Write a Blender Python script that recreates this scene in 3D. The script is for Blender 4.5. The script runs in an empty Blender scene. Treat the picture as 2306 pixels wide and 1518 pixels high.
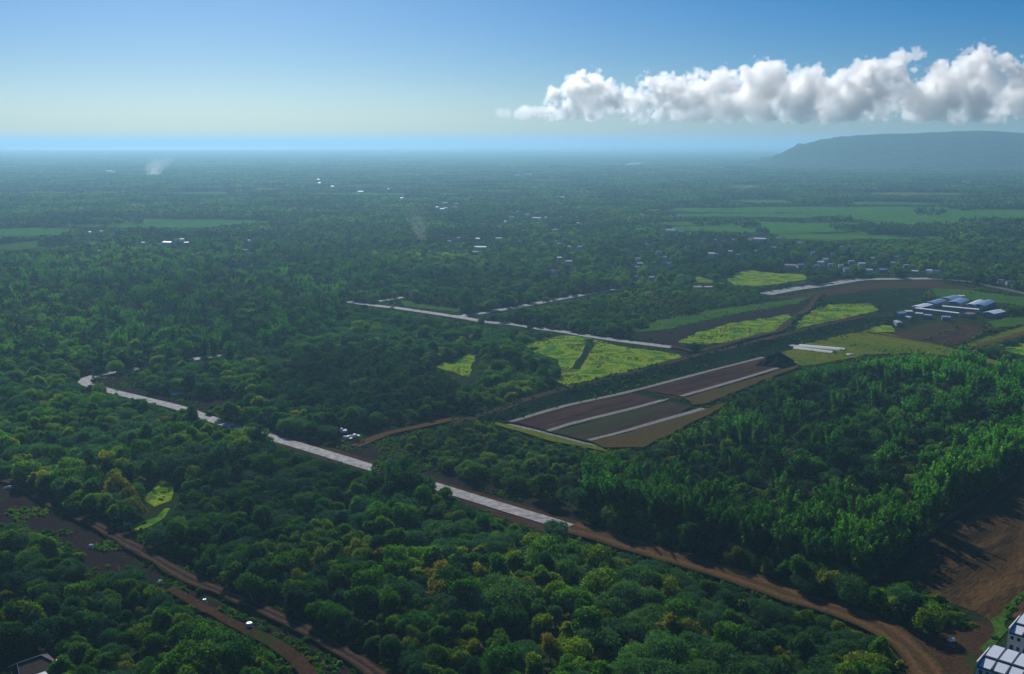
import bpy, bmesh, math, random
import numpy as np
from mathutils import Vector, Matrix
from mathutils.geometry import tessellate_polygon

S = bpy.context.scene
C = S.collection
rng = np.random.default_rng(7)
random.seed(7)
R = math.radians

# ------------------------------------------------------------------ camera
PW, PH = 2306.0, 1518.0          # size of the photograph the plan was measured from
FOC = 2300.0
HORIZON = 322.0
CAM_H = 140.0
PITCH = math.atan((PH / 2 - HORIZON) / FOC)
cam = bpy.data.cameras.new('camera')
cam.sensor_width = 36.0
cam.lens = 36.0 * FOC / PW
cam.clip_start, cam.clip_end = 1.0, 400000.0
camo = bpy.data.objects.new('camera', cam)
camo.location = (0, 0, CAM_H)
camo.rotation_euler = (R(90) - PITCH, 0, 0)
C.objects.link(camo)
S.camera = camo

# ------------------------------------------------------------------ sky, sun, exposure
SUN_EL, SUN_AZ = R(33), R(-17)     # azimuth measured clockwise from +Y
w = bpy.data.worlds.new('World')
S.world = w
w.use_nodes = True
nt = w.node_tree
bg = nt.nodes['Background']
sky = nt.nodes.new('ShaderNodeTexSky')
sky.sky_type = 'NISHITA'
sky.sun_disc = False
sky.sun_elevation = SUN_EL
sky.sun_rotation = SUN_AZ
sky.altitude = 100
sky.air_density, sky.dust_density, sky.ozone_density = 0.75, 0.8, 6.0
hs = nt.nodes.new('ShaderNodeHueSaturation')
hs.inputs['Hue'].default_value, hs.inputs['Saturation'].default_value = 0.5, 1.5
nt.links.new(sky.outputs[0], hs.inputs['Color'])
tint = nt.nodes.new('ShaderNodeMix')
tint.data_type, tint.blend_type = 'RGBA', 'MULTIPLY'
tint.inputs[0].default_value = 1.0
tint.inputs[7].default_value = (0.82, 0.99, 1.04, 1)
nt.links.new(hs.outputs[0], tint.inputs[6])
nt.links.new(tint.outputs[2], bg.inputs[0])
bg.inputs[1].default_value = 0.062
sun = bpy.data.lights.new('sun', 'SUN')
sun.energy, sun.angle, sun.color = 4.4, R(0.53), (1.0, 0.96, 0.88)
suno = bpy.data.objects.new('sun', sun)
sd = Vector((math.sin(SUN_AZ) * math.cos(SUN_EL), math.cos(SUN_AZ) * math.cos(SUN_EL), math.sin(SUN_EL)))
suno.rotation_euler = (-sd).to_track_quat('-Z', 'Y').to_euler()
suno.location = (0, 0, 400)
C.objects.link(suno)
S.view_settings.view_transform = 'Standard'
S.view_settings.look = 'None'
S.view_settings.gamma = 1.0
S.view_settings.use_curve_mapping = False
S.view_settings.exposure = 0.0
cy = S.cycles
cy.use_denoising = True
cy.max_bounces, cy.diffuse_bounces, cy.glossy_bounces, cy.transmission_bounces = 14, 3, 2, 3
cy.volume_bounces = 12
cy.transparent_max_bounces = 8
cy.sample_clamp_indirect = 6.0

# ------------------------------------------------------------------ helpers
SP, CP = math.sin(PITCH), math.cos(PITCH)

def G(px, py, z=0.0):
    """ground position seen at a place of the plan photograph"""
    v = (py - PH / 2) / FOC
    u = (px - PW / 2) / FOC
    t = (CAM_H - z) / (SP + v * CP)
    return Vector((u * t, t * (CP - v * SP), z))

def GA(p, z=0.0):
    p = np.asarray(p, float)
    v = (p[:, 1] - PH / 2) / FOC
    u = (p[:, 0] - PW / 2) / FOC
    t = (CAM_H - z) / (SP + v * CP)
    return np.stack([u * t, t * (CP - v * SP)], 1)

def project(x, y, z):
    """where a point of the place falls in the plan photograph (numpy)"""
    dz = z - CAM_H
    depth = y * CP - dz * SP
    up = y * SP + dz * CP
    return PW / 2 + FOC * x / depth, PH / 2 - FOC * up / depth, depth

def tag(o, label=None, cat=None, group=None, kind=None):
    if label: o['label'] = label
    if cat: o['category'] = cat
    if group: o['group'] = group
    if kind: o['kind'] = kind
    return o

def empty(name, loc=(0, 0, 0), rz=0.0):
    o = bpy.data.objects.new(name, None)
    o.empty_display_size = 1
    o.location = loc
    o.rotation_euler = (0, 0, rz)
    C.objects.link(o)
    return o

def mesh(name, verts, faces, mats, smooth=False, mi=None):
    m = bpy.data.meshes.new(name)
    m.from_pydata([tuple(v) for v in verts] if not isinstance(verts, np.ndarray) else verts.tolist(), [],
                  faces if not isinstance(faces, np.ndarray) else faces.tolist())
    for a in (mats if isinstance(mats, (list, tuple)) else [mats]):
        m.materials.append(a)
    if mi is not None:
        m.polygons.foreach_set('material_index', np.asarray(mi, np.int32))
    if smooth:
        m.polygons.foreach_set('use_smooth', np.ones(len(m.polygons), bool))
    m.update()
    return m

def link(name, me, parent=None, loc=(0, 0, 0), rz=0.0):
    o = bpy.data.objects.new(name, me)
    o.location = loc
    o.rotation_euler = (0, 0, rz)
    if parent: o.parent = parent
    C.objects.link(o)
    return o

class MB:
    """collects boxes, tubes and faces into one mesh"""
    def __init__(s): s.v, s.f, s.mi, s.m = [], [], [], 0
    def add(s, vs, fs):
        k = len(s.v)
        s.v += [tuple(v) for v in vs]
        s.f += [tuple(i + k for i in f) for f in fs]
        s.mi += [s.m] * len(fs)
    def box(s, x0, x1, y0, y1, z0, z1):
        s.add([(x0, y0, z0), (x1, y0, z0), (x1, y1, z0), (x0, y1, z0), (x0, y0, z1), (x1, y0, z1), (x1, y1, z1), (x0, y1, z1)],
              [(0, 3, 2, 1), (4, 5, 6, 7), (0, 1, 5, 4), (1, 2, 6, 5), (2, 3, 7, 6), (3, 0, 4, 7)])
    def hexa(s, b, t):
        s.add(list(b) + list(t), [(0, 3, 2, 1), (4, 5, 6, 7), (0, 1, 5, 4), (1, 2, 6, 5), (2, 3, 7, 6), (3, 0, 4, 7)])
    def tube(s, pts, rad, n=6, cap=True):
        pts = [Vector(p) for p in pts]
        k = len(pts)
        vs = []
        for i, p in enumerate(pts):
            d = (pts[min(i + 1, k - 1)] - pts[max(i - 1, 0)]).normalized()
            a = d.orthogonal().normalized()
            b = d.cross(a)
            r = rad[i] if isinstance(rad, (list, tuple)) else rad
            vs += [p + (a * math.cos(2 * math.pi * j / n) + b * math.sin(2 * math.pi * j / n)) * r for j in range(n)]
        fs = [(i * n + j, i * n + (j + 1) % n, (i + 1) * n + (j + 1) % n, (i + 1) * n + j) for i in range(k - 1) for j in range(n)]
        if cap: fs += [tuple(range(n - 1, -1, -1)), tuple(range((k - 1) * n, k * n))]
        s.add(vs, fs)
    def data(s, name, mats, smooth=False):
        return mesh(name, s.v, s.f, mats, smooth, s.mi)
    def build(s, name, mats, parent=None, loc=(0, 0, 0), rz=0.0, smooth=False):
        return link(name, s.data(name, mats, smooth), parent, loc, rz)

# ------------------------------------------------------------------ materials
def new_mat(name):
    m = bpy.data.materials.new(name)
    m.use_nodes = True
    n = m.node_tree.nodes
    return m, m.node_tree, n, n['Principled BSDF']

def ramp(t, cols, pos=None):
    r = t.nodes.new('ShaderNodeValToRGB')
    e = r.color_ramp.elements
    while len(e) < len(cols): e.new(0.5)
    for i, c in enumerate(cols):
        e[i].position = pos[i] if pos else i / max(1, len(cols) - 1)
        e[i].color = (*c, 1)
    return r

def noise(t, vec, scale, detail=4, rough=0.55, dist=0.0):
    n = t.nodes.new('ShaderNodeTexNoise')
    n.inputs['Scale'].default_value = scale
    n.inputs['Detail'].default_value = detail
    n.inputs['Roughness'].default_value = rough
    n.inputs['Distortion'].default_value = dist
    t.links.new(vec, n.inputs['Vector'])
    return n

def mixrgb(t, fac, a, b, mode='MIX'):
    m = t.nodes.new('ShaderNodeMix')
    m.data_type = 'RGBA'
    m.blend_type = mode
    for sock, val in ((m.inputs[0], fac), (m.inputs[6], a), (m.inputs[7], b)):
        if hasattr(val, 'is_output'): t.links.new(val, sock)
        elif isinstance(val, (int, float)): sock.default_value = val
        else: sock.default_value = (*val, 1)
    return m.outputs[2]

def maths(t, op, a, b=0.0, c=None, clamp=False):
    m = t.nodes.new('ShaderNodeMath')
    m.operation = op
    m.use_clamp = clamp
    for i, v in enumerate((a, b, c)):
        if v is None: continue
        if hasattr(v, 'is_output'): t.links.new(v, m.inputs[i])
        else: m.inputs[i].default_value = v
    return m.outputs[0]

def geo_pos(t):
    return t.nodes.new('ShaderNodeNewGeometry').outputs['Position']

def soil(name, cols, scale=0.08, bump=0.4, rough=0.95, fine=1.2, pos=None, patch=None, stretch=None, spec=0.0):
    """ground-like material: broad patches, fine grain and relief"""
    m, t, n, p = new_mat(name)
    vec = geo_pos(t)
    if stretch:
        mp = n.new('ShaderNodeMapping')
        mp.vector_type = 'TEXTURE'
        mp.inputs['Rotation'].default_value = (0, 0, stretch[0])
        mp.inputs['Scale'].default_value = (1 / stretch[1], 1, 1)
        t.links.new(vec, mp.inputs['Vector'])
        vec = mp.outputs[0]
    a = noise(t, vec, scale, 6, 0.6, 0.4)
    col = ramp(t, cols, pos)
    t.links.new(a.outputs[0], col.inputs[0])
    c = col.outputs[0]
    f = noise(t, vec, fine, 3, 0.6)
    fr = ramp(t, [(0.55, 0.55, 0.55), (1.35, 1.35, 1.35)], [0.3, 0.7])
    t.links.new(f.outputs[0], fr.inputs[0])
    c = mixrgb(t, 1.0, c, fr.outputs[0], 'MULTIPLY')
    if patch:
        b = noise(t, vec, patch[1], 4, 0.6, 0.6)
        pr = ramp(t, [(0, 0, 0), (1, 1, 1)], patch[2])
        t.links.new(b.outputs[0], pr.inputs[0])
        c = mixrgb(t, pr.outputs[0], c, patch[0])
    t.links.new(c, p.inputs['Base Color'])
    p.inputs['Roughness'].default_value = rough
    p.inputs['Specular IOR Level'].default_value = spec
    if bump:
        bp = n.new('ShaderNodeBump')
        bp.inputs['Strength'].default_value = bump
        bp.inputs['Distance'].default_value = 0.5
        t.links.new(f.outputs[0], bp.inputs['Height'])
        t.links.new(bp.outputs[0], p.inputs['Normal'])
    return m

def leafy(name, cols, trans, tfac=0.4, spec=0.03, rough=0.7, scale=0.35):
    """leaves: each plant its own green, light shining through"""
    m, t, n, p = new_mat(name)
    oi = n.new('ShaderNodeObjectInfo')
    col = ramp(t, cols)
    t.links.new(oi.outputs['Random'], col.inputs[0])
    tc = n.new('ShaderNodeTexCoord')
    ns = noise(t, tc.outputs['Object'], scale, 3, 0.6)
    fr = ramp(t, [(0.6, 0.62, 0.6), (1.45, 1.4, 1.3)], [0.32, 0.68])
    t.links.new(ns.outputs[0], fr.inputs[0])
    c = mixrgb(t, 1.0, col.outputs[0], fr.outputs[0], 'MULTIPLY')
    # broad stands that run more yellow or more blue-green over the land
    big = noise(t, oi.outputs['Location'], 0.003, 4, 0.6)
    br = ramp(t, [(0.72, 0.88, 1.2), (1.0, 1.0, 1.0), (1.45, 1.15, 0.6)], [0.38, 0.5, 0.62])
    t.links.new(big.outputs[0], br.inputs[0])
    c = mixrgb(t, 1.0, c, br.outputs[0], 'MULTIPLY')
    big2 = noise(t, oi.outputs['Location'], 0.0055, 5, 0.7)
    br2 = ramp(t, [(0.42, 0.48, 0.52), (1.0, 1.0, 1.0), (1.7, 1.6, 1.35)], [0.38, 0.5, 0.62])
    t.links.new(big2.outputs[0], br2.inputs[0])
    c = mixrgb(t, 1.0, c, br2.outputs[0], 'MULTIPLY')
    t.links.new(c, p.inputs['Base Color'])
    p.inputs['Roughness'].default_value = rough
    p.inputs['Specular IOR Level'].default_value = spec
    tr = n.new('ShaderNodeBsdfTranslucent')
    ct = mixrgb(t, 1.0, c, trans, 'MULTIPLY')
    t.links.new(ct, tr.inputs['Color'])
    mx = n.new('ShaderNodeMixShader')
    mx.inputs[0].default_value = tfac
    t.links.new(p.outputs[0], mx.inputs[1])
    t.links.new(tr.outputs[0], mx.inputs[2])
    t.links.new(mx.outputs[0], n['Material Output'].inputs['Surface'])
    return m

def plain(name, col, rough=0.8, var=0.15, scale=0.6, metal=0.0, spec=0.3):
    m, t, n, p = new_mat(name)
    tc = n.new('ShaderNodeTexCoord')
    ns = noise(t, tc.outputs['Object'], scale, 4, 0.6)
    fr = ramp(t, [tuple(c * (1 - var) for c in col), tuple(min(1, c * (1 + var)) for c in col)], [0.3, 0.7])
    t.links.new(ns.outputs[0], fr.inputs[0])
    t.links.new(fr.outputs[0], p.inputs['Base Color'])
    p.inputs['Roughness'].default_value = rough
    p.inputs['Metallic'].default_value = metal
    p.inputs['Specular IOR Level'].default_value = spec
    return m

M = {}
M['ground'] = soil('forest_floor', [(0.012, 0.022, 0.008), (0.022, 0.038, 0.012), (0.03, 0.034, 0.014)], 0.03, 0.6, fine=0.5)
M['dirt'] = soil('brown_dirt', [(0.03, 0.02, 0.016), (0.06, 0.035, 0.022), (0.095, 0.055, 0.03)], 0.06, 0.6, patch=((0.03, 0.045, 0.012), 0.05, [0.56, 0.68]))
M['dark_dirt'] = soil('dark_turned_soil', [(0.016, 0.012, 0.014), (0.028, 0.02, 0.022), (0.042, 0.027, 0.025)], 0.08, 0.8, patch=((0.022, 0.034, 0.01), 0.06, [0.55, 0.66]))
M['red_dirt'] = soil('reddish_dirt', [(0.028, 0.02, 0.012), (0.062, 0.037, 0.018), (0.105, 0.062, 0.025)], 0.10, 0.6, patch=((0.045, 0.055, 0.014), 0.03, [0.66, 0.75]), stretch=(R(47), 0.2), pos=[.36, .5, .62])
M['plot'] = soil('ploughed_plot', [(0.034, 0.020, 0.020), (0.056, 0.030, 0.028), (0.072, 0.042, 0.03)], 0.16, 0.7, patch=((0.04, 0.048, 0.02), 0.035, [0.5, 0.66]), stretch=(R(44), 0.08), pos=[.35, .5, .65])
M['plot_brown'] = soil('brown_grass_plot', [(0.06, 0.04, 0.022), (0.08, 0.058, 0.022), (0.045, 0.06, 0.016)], 0.03, 0.4)
M['field'] = soil('bright_crop', [(0.05, 0.15, 0.014), (0.15, 0.25, 0.014), (0.23, 0.28, 0.02), (0.05, 0.14, 0.016), (0.14, 0.13, 0.025)], 0.045, 0.9, fine=0.6, pos=[0.38, 0.47, 0.52, 0.58, 0.66])
M['field_green'] = soil('green_grass_field', [(0.025, 0.075, 0.012), (0.045, 0.11, 0.014), (0.09, 0.135, 0.016)], 0.05, 0.7, fine=0.7)
M['field_far'] = soil('far_green_field', [(0.03, 0.12, 0.018), (0.05, 0.15, 0.018), (0.10, 0.16, 0.02)], 0.012, 0.2, fine=0.08)
M['field_olive'] = soil('olive_dry_field', [(0.06, 0.10, 0.012), (0.13, 0.14, 0.014), (0.07, 0.12, 0.012), (0.11, 0.085, 0.02)], 0.05, 0.5, stretch=(R(-42), 0.25))
M['slope'] = soil('dark_slope_grass', [(0.008, 0.020, 0.012), (0.013, 0.028, 0.015), (0.02, 0.038, 0.017)], 0.06, 0.8, fine=0.6)
M['concrete'] = soil('road_concrete', [(0.21, 0.205, 0.215), (0.29, 0.28, 0.285), (0.35, 0.335, 0.335)], 0.12, 0.02, 0.8, 0.35, spec=0.1)
M['lane'] = soil('pale_lane', [(0.17, 0.17, 0.165), (0.23, 0.225, 0.21), (0.16, 0.155, 0.115)], 0.1, 0.1, 0.85, 0.8)
M['grey_road'] = soil('grey_asphalt', [(0.09, 0.10, 0.11), (0.13, 0.14, 0.15)], 0.1, 0.1, 0.8, 0.8)
M['hill'] = soil('wooded_hill', [(0.03, 0.06, 0.03), (0.055, 0.09, 0.04), (0.075, 0.11, 0.05)], 0.004, 0.0, fine=0.02)
M['bark'] = plain('bark', (0.07, 0.055, 0.042), 0.95, 0.3, 1.5, spec=0.1)
M['palm_bark'] = plain('palm_bark', (0.14, 0.12, 0.10), 0.95, 0.3, 3, spec=0.1)
M['leaf_mid'] = leafy('leaf_mid', [(0.020, 0.072, 0.014), (0.038, 0.105, 0.013), (0.06, 0.13, 0.012), (0.105, 0.15, 0.012)], (1.6, 2.1, 0.6), 0.5)
M['leaf_dark'] = leafy('leaf_dark', [(0.014, 0.055, 0.026), (0.024, 0.078, 0.03), (0.04, 0.10, 0.032)], (1.4, 1.8, 0.9), 0.42)
M['leaf_grey'] = leafy('leaf_grey', [(0.03, 0.09, 0.05), (0.042, 0.11, 0.05), (0.056, 0.125, 0.04)], (1.3, 1.7, 0.8), 0.4)
M['leaf_yellow'] = leafy('leaf_yellow', [(0.075, 0.14, 0.012), (0.11, 0.17, 0.014), (0.15, 0.18, 0.018), (0.11, 0.105, 0.02)], (1.6, 1.7, 0.6), 0.5)
M['leaf_bamboo'] = leafy('leaf_bamboo', [(0.035, 0.13, 0.02), (0.05, 0.16, 0.022), (0.075, 0.185, 0.022)], (1.6, 2.0, 0.6), 0.55)
M['leaf_palm'] = leafy('leaf_palm', [(0.024, 0.07, 0.03), (0.034, 0.085, 0.03), (0.045, 0.095, 0.034)], (1.2, 1.5, 0.9), 0.4, spec=0.0, rough=0.8)
M['white_roof'] = plain('white_sheet_roof', (0.62, 0.66, 0.74), 0.4, 0.05, 0.4)
M['white_wall'] = plain('white_plaster', (0.72, 0.72, 0.70), 0.8, 0.06, 0.5)
M['grey_wall'] = plain('grey_block_wall', (0.28, 0.29, 0.30), 0.9, 0.15, 0.8)
M['mossy_wall'] = plain('mossy_block_wall', (0.075, 0.08, 0.07), 0.95, 0.3, 0.8, spec=0.05)
M['trim_and_shade'] = plain('gutter_and_roof_shade', (0.03, 0.045, 0.08), 0.6, 0.1)  # gutters and doors; on the party walls this dark blue is painted shadow
M['glass'] = plain('dark_window_glass', (0.015, 0.022, 0.035), 0.12, 0.1, spec=0.6)
M['red_roof'] = plain('maroon_roof', (0.075, 0.022, 0.022), 0.6, 0.25, 0.8)
M['grey_roof'] = plain('grey_sheet_roof', (0.30, 0.32, 0.36), 0.5, 0.15, 0.5)
M['blue_roof'] = plain('blue_grey_roof', (0.20, 0.29, 0.44), 0.4, 0.2, 0.3)
M['pale_roof'] = plain('pale_tin_roof', (0.74, 0.74, 0.72), 0.45, 0.15, 0.4)
M['rust_roof'] = plain('rusty_tin_roof', (0.30, 0.15, 0.10), 0.7, 0.3, 0.4)
M['teal_roof'] = plain('teal_roof', (0.14, 0.34, 0.36), 0.5, 0.15, 0.4)
M['tyre'] = plain('black_rubber', (0.015, 0.015, 0.016), 0.9, 0.1)
M['paint_white'] = plain('white_vehicle_paint', (0.75, 0.76, 0.78), 0.35, 0.03)
M['yellow_paint'] = plain('yellow_machine_paint', (0.55, 0.32, 0.03), 0.45, 0.1)
M['cover'] = plain('white_plastic_cover', (0.68, 0.68, 0.64), 0.5, 0.1, 0.6)
M['sea'] = new_mat('sea_water')[0]
_p = M['sea'].node_tree.nodes['Principled BSDF']
_p.inputs['Base Color'].default_value = (0.02, 0.06, 0.09, 1)
_p.inputs['Roughness'].default_value = 0.5
_p.inputs['IOR'].default_value = 1.33

def track_mat(name, base, rut, edge):
    """a driven dirt track: two wheel lines along it, weeds on its edges; 'across' runs 0..1 over its width"""
    m, t, n, p = new_mat(name)
    at = n.new('ShaderNodeAttribute')
    at.attribute_name = 'across'
    vec = geo_pos(t)
    a = noise(t, vec, 0.12, 5, 0.6)
    x = maths(t, 'ADD', at.outputs['Fac'], maths(t, 'MULTIPLY', maths(t, 'SUBTRACT', a.outputs[0], 0.5), 0.30))
    r = ramp(t, [edge, base, rut, base, tuple(0.6 * b + 0.4 * e for b, e in zip(base, edge)), base, rut, base, edge],
             [0.02, 0.14, 0.30, 0.40, 0.5, 0.60, 0.70, 0.86, 0.98])
    t.links.new(x, r.inputs[0])
    f = noise(t, vec, 0.9, 4, 0.65)
    fr = ramp(t, [(0.55, 0.55, 0.55), (1.35, 1.35, 1.35)], [0.3, 0.7])
    t.links.new(f.outputs[0], fr.inputs[0])
    t.links.new(mixrgb(t, 1.0, r.outputs[0], fr.outputs[0], 'MULTIPLY'), p.inputs['Base Color'])
    p.inputs['Roughness'].default_value = 0.95
    p.inputs['Specular IOR Level'].default_value = 0.0
    bp = n.new('ShaderNodeBump')
    bp.inputs['Strength'].default_value = 0.5
    bp.inputs['Distance'].default_value = 0.4
    t.links.new(f.outputs[0], bp.inputs['Height'])
    t.links.new(bp.outputs[0], p.inputs['Normal'])
    return m
M['track'] = track_mat('driven_track', (0.05, 0.031, 0.025), (0.10, 0.063, 0.047), (0.022, 0.026, 0.012))
M['track_red'] = track_mat('driven_red_track', (0.085, 0.05, 0.023), (0.13, 0.075, 0.038), (0.035, 0.034, 0.014))

# ------------------------------------------------------------------ ground, sea, hill
FAR = 58000.0
# coast in plan: near on the sunward side, running out of sight on the other
coast = []
for az, d in ((-60, 24000), (-30, 23500), (-18, 23200), (-10, 23500), (-5, 26000), (-1, 33000), (4, 48000), (9, FAR), (30, FAR), (60, FAR)):
    coast.append((math.sin(R(az)) * d, math.cos(R(az)) * d, 0))
gv = [(-3000, -1500, 0)] + coast + [(3000, -1500, 0)]
gb = [(x, y, -3.0) for x, y, z in gv]
k = len(gv)
m = mesh('ground', gv + gb, [tuple(range(k))[::-1]] + [(i, (i + 1) % k, k + (i + 1) % k, k + i) for i in range(k)], M['ground'])
tag(link('ground', m), kind='structure')
tag(link('sea', mesh('sea', [(-FAR * 1.1, 12000, -1.2), (FAR * 1.1, 12000, -1.2), (FAR * 1.1, FAR * 1.1, -1.2), (-FAR * 1.1, FAR * 1.1, -1.2)], [(0, 1, 2, 3)], M['sea'])), kind='structure')

def ridge():
    """the long wooded mountain far off beyond the plain"""
    D = 6200.0
    prof = [(1760, 0), (1810, 3), (1840, 8), (1880, 16), (1915, 21), (1960, 23), (2010, 23), (2060, 25), (2110, 28), (2165, 29), (2220, 28), (2270, 24), (2330, 22), (2400, 26), (2600, 24), (2800, 20), (3100, 8), (3400, 0)]
    px = np.linspace(1640, 3400, 120)
    hpx = np.interp(px, [a for a, b in prof], [b for a, b in prof])
    hh = np.clip(hpx, 0, None) / FOC * D + CAM_H * np.clip((px - 1640) / 180, 0, 1) ** 1.4 * np.clip((3400 - px) / 250, 0, 1)
    hh += (np.convolve(rng.normal(0, 1, 120), np.ones(4) / 4, 'same')) * 4 * (hh > 20)
    nu, nv = 120, 26
    V = np.zeros((nu, nv, 3))
    spur = np.convolve(rng.normal(0, 1, nu), np.ones(5) / 5, 'same')
    for j in range(nv):
        s = j / (nv - 1) * 2 - 1
        fall = np.clip(1 - abs(s) ** 1.25, 0, 1)
        rough = 1 + 0.25 * spur * (1 - abs(fall - 0.5) * 2) + rng.normal(0, 0.03, nu) * (fall < 0.97)
        V[:, j, 0] = (px - PW / 2) / FOC * D + rng.normal(0, 15, nu)
        V[:, j, 1] = D + s * 1100 + spur * 120 * (1 - abs(s))
        V[:, j, 2] = np.maximum(hh * fall * np.clip(rough, .5, 1.25 if abs(s) > 0.1 else 1.0), 0.0) - 3
    idx = np.arange(nu * nv).reshape(nu, nv)
    F = np.stack([idx[:-1, :-1], idx[1:, :-1], idx[1:, 1:], idx[:-1, 1:]], -1).reshape(-1, 4)
    o = link('mountain', mesh('mountain', V.reshape(-1, 3), F, M['hill'], True))
    tag(o, kind='structure')
    return float(V[..., 2].max())
top_hill = ridge()

# ------------------------------------------------------------------ open land: sheets and roads
CLEAR = []                       # plan polygons where no tall plant may stand in or rise in front of
zlevel = [0.03]

FARF = []
def sheet(name, poly, mat, clear=True, rag=1.0, z=None, n=14):
    """an irregular sheet of open land given by plan corners"""
    if name == 'far_field': FARF.append(np.asarray(poly, float))
    elif clear: CLEAR.append(np.asarray(poly, float))
    g = GA(poly)
    out = []
    k = len(g)
    for i in range(k):
        a, b = g[i], g[(i + 1) % k]
        L = np.linalg.norm(b - a)
        st = max(2, min(n, int(L / 6)))
        nn = np.array([-(b - a)[1], (b - a)[0]]) / max(L, 1e-6)
        for s in range(st):
            out.append(a + (b - a) * s / st + (nn * rng.normal(0, rag) if s else 0))
    if z is None:
        zlevel[0] += 0.012
        z = zlevel[0]
    tri = tessellate_polygon([[Vector((x, y, 0)) for x, y in out]])
    vs = [(x, y, z) for x, y in out]
    def up(t):
        a, b, c = (out[i] for i in t)
        return tuple(t) if (b[0] - a[0]) * (c[1] - a[1]) - (b[1] - a[1]) * (c[0] - a[0]) > 0 else tuple(t)[::-1]
    o = link(name, mesh(name, vs, [up(t) for t in tri], mat))
    return tag(o, kind='structure')

def spline(pts, step):
    pts = [Vector(p) for p in pts]
    out = []
    for i in range(len(pts) - 1):
        p0, p1, p2, p3 = pts[max(i - 1, 0)], pts[i], pts[i + 1], pts[min(i + 2, len(pts) - 1)]
        n = max(1, int((p2 - p1).length / step))
        for s in range(n):
            t = s / n
            out.append(0.5 * ((2 * p1) + (p2 - p0) * t + (2 * p0 - 5 * p1 + 4 * p2 - p3) * t * t + (3 * p1 - p0 - 3 * p2 + p3) * t ** 3))
    out.append(pts[-1])
    return out

def strip(name, plan, width, mat, thick=0.0, clear=True, wob=0.0, z=None, step=5.0, h=0.0):
    """a road or track along plan points; thick > 0 gives a slab with real edges"""
    P = spline([G(a, b, h).to_2d() for a, b in plan], step)
    if z is None:
        zlevel[0] += 0.012
        z = zlevel[0]
    vs, fs, ac = [], [], []
    wl = wr = 0.0
    if isinstance(width, (int, float)): width = (width, width)
    L, Rr = [], []
    for i, p in enumerate(P):
        d = (P[min(i + 1, len(P) - 1)] - P[max(i - 1, 0)]).normalized()
        nn = Vector((-d.y, d.x))
        wl = 0.7 * wl + random.gauss(0, wob); wr = 0.7 * wr + random.gauss(0, wob)
        hw = (width[0] + (width[1] - width[0]) * i / (len(P) - 1)) / 2
        a, b = p + nn * (hw + wl), p - nn * (hw + wr)
        L.append(a); Rr.append(b)
        row = [(a.x, a.y, z + h), (p.x, p.y, z + h + (0.06 if thick else 0)), (b.x, b.y, z + h)]
        if thick: row = [(a.x, a.y, z + h - thick)] + row + [(b.x, b.y, z + h - thick)]
        vs += row
        ac += [0, 0, .5, 1, 1] if thick else [0, .5, 1]
    k = 5 if thick else 3
    for i in range(len(P) - 1):
        for j in range(k - 1):
            fs.append((i * k + j, i * k + j + 1, (i + 1) * k + j + 1, (i + 1) * k + j))
    if thick:
        fs += [tuple(range(k)), tuple(range((len(P) - 1) * k, len(P) * k))[::-1]]
    me = mesh(name, vs, [f[::-1] for f in fs], mat)
    at = me.attributes.new('across', 'FLOAT', 'POINT')
    at.data.foreach_set('value', np.asarray(ac, np.float32))
    o = link(name, me)
    if clear:
        A = np.array([(p.x, p.y) for p in L] + [(p.x, p.y) for p in Rr[::-1]])
        u, v, _ = project(A[:, 0], A[:, 1], np.full(len(A), h))
        CLEAR.append(np.stack([u, v], 1))
        if v.max() < 830: CLEAR.append(np.stack([u, v + 4.5], 1))
    return tag(o, kind='structure')

# soil corridors and clearings
sheet('soil_clearing', [(-60, 1085), (30, 1092), (128, 1150), (210, 1186), (262, 1210), (300, 1240), (296, 1270), (268, 1292), (205, 1288), (190, 1240), (120, 1210), (40, 1185), (-60, 1165)], M['dark_dirt'], rag=.8)
sheet('soil_verge', [(300, 1262), (400, 1316), (500, 1362), (600, 1408), (700, 1452), (850, 1535), (690, 1535), (610, 1460), (520, 1420), (440, 1372), (372, 1330), (320, 1296)], M['dark_dirt'], rag=.7)
sheet('soil_verge', [(330, 1236), (420, 1262), (440, 1258), (430, 1276), (380, 1272)], M['dark_dirt'], rag=.4)
sheet('soil_shoulder', [(560, 955), (650, 978), (760, 1005), (850, 1040), (905, 1052), (985, 1078), (1100, 1115), (1200, 1142), (1330, 1186), (1300, 1204), (1240, 1208), (1140, 1170), (1020, 1124), (960, 1104), (900, 1084), (830, 1066), (730, 1036), (625, 1004), (560, 980)], M['dirt'], rag=.8)
sheet('soil_clearing', [(720, 1000), (745, 985), (800, 975), (880, 962), (1010, 938), (1020, 945), (930, 972), (890, 990), (910, 1020), (1000, 1060), (1080, 1085), (1180, 1115), (1300, 1150), (1330, 1180), (1200, 1145), (1090, 1112), (985, 1080), (900, 1050), (850, 1040)], M['dark_dirt'], rag=.8)
sheet('soil_shoulder', [(200, 850), (262, 842), (290, 850), (300, 872), (360, 890), (440, 900), (560, 896), (580, 902), (470, 920), (420, 928), (400, 912), (320, 890), (240, 868)], M['dark_dirt'], rag=1)
sheet('soil_bank', [(1420, 748), (1506, 744), (1600, 722), (1700, 702), (1794, 684), (1840, 664), (1850, 668), (1818, 700), (1780, 712), (1650, 728), (1570, 752), (1530, 775), (1560, 795), (1545, 806), (1510, 792), (1500, 770), (1430, 760)], M['dark_dirt'], rag=1.5)
sheet('soil_bank', [(1735, 672), (1853, 654), (1957, 636), (2096, 631), (2140, 642), (2200, 650), (2190, 656), (2100, 648), (1990, 650), (1900, 662), (1800, 672)], M['dirt'], rag=1.5)
sheet('bare_lot', [(2306, 1075), (2200, 1160), (2100, 1240), (2030, 1290), (2060, 1320), (2140, 1360), (2230, 1400), (2266, 1385), (2306, 1345), (2420, 1250), (2420, 1075)], M['red_dirt'], rag=.8)
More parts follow.
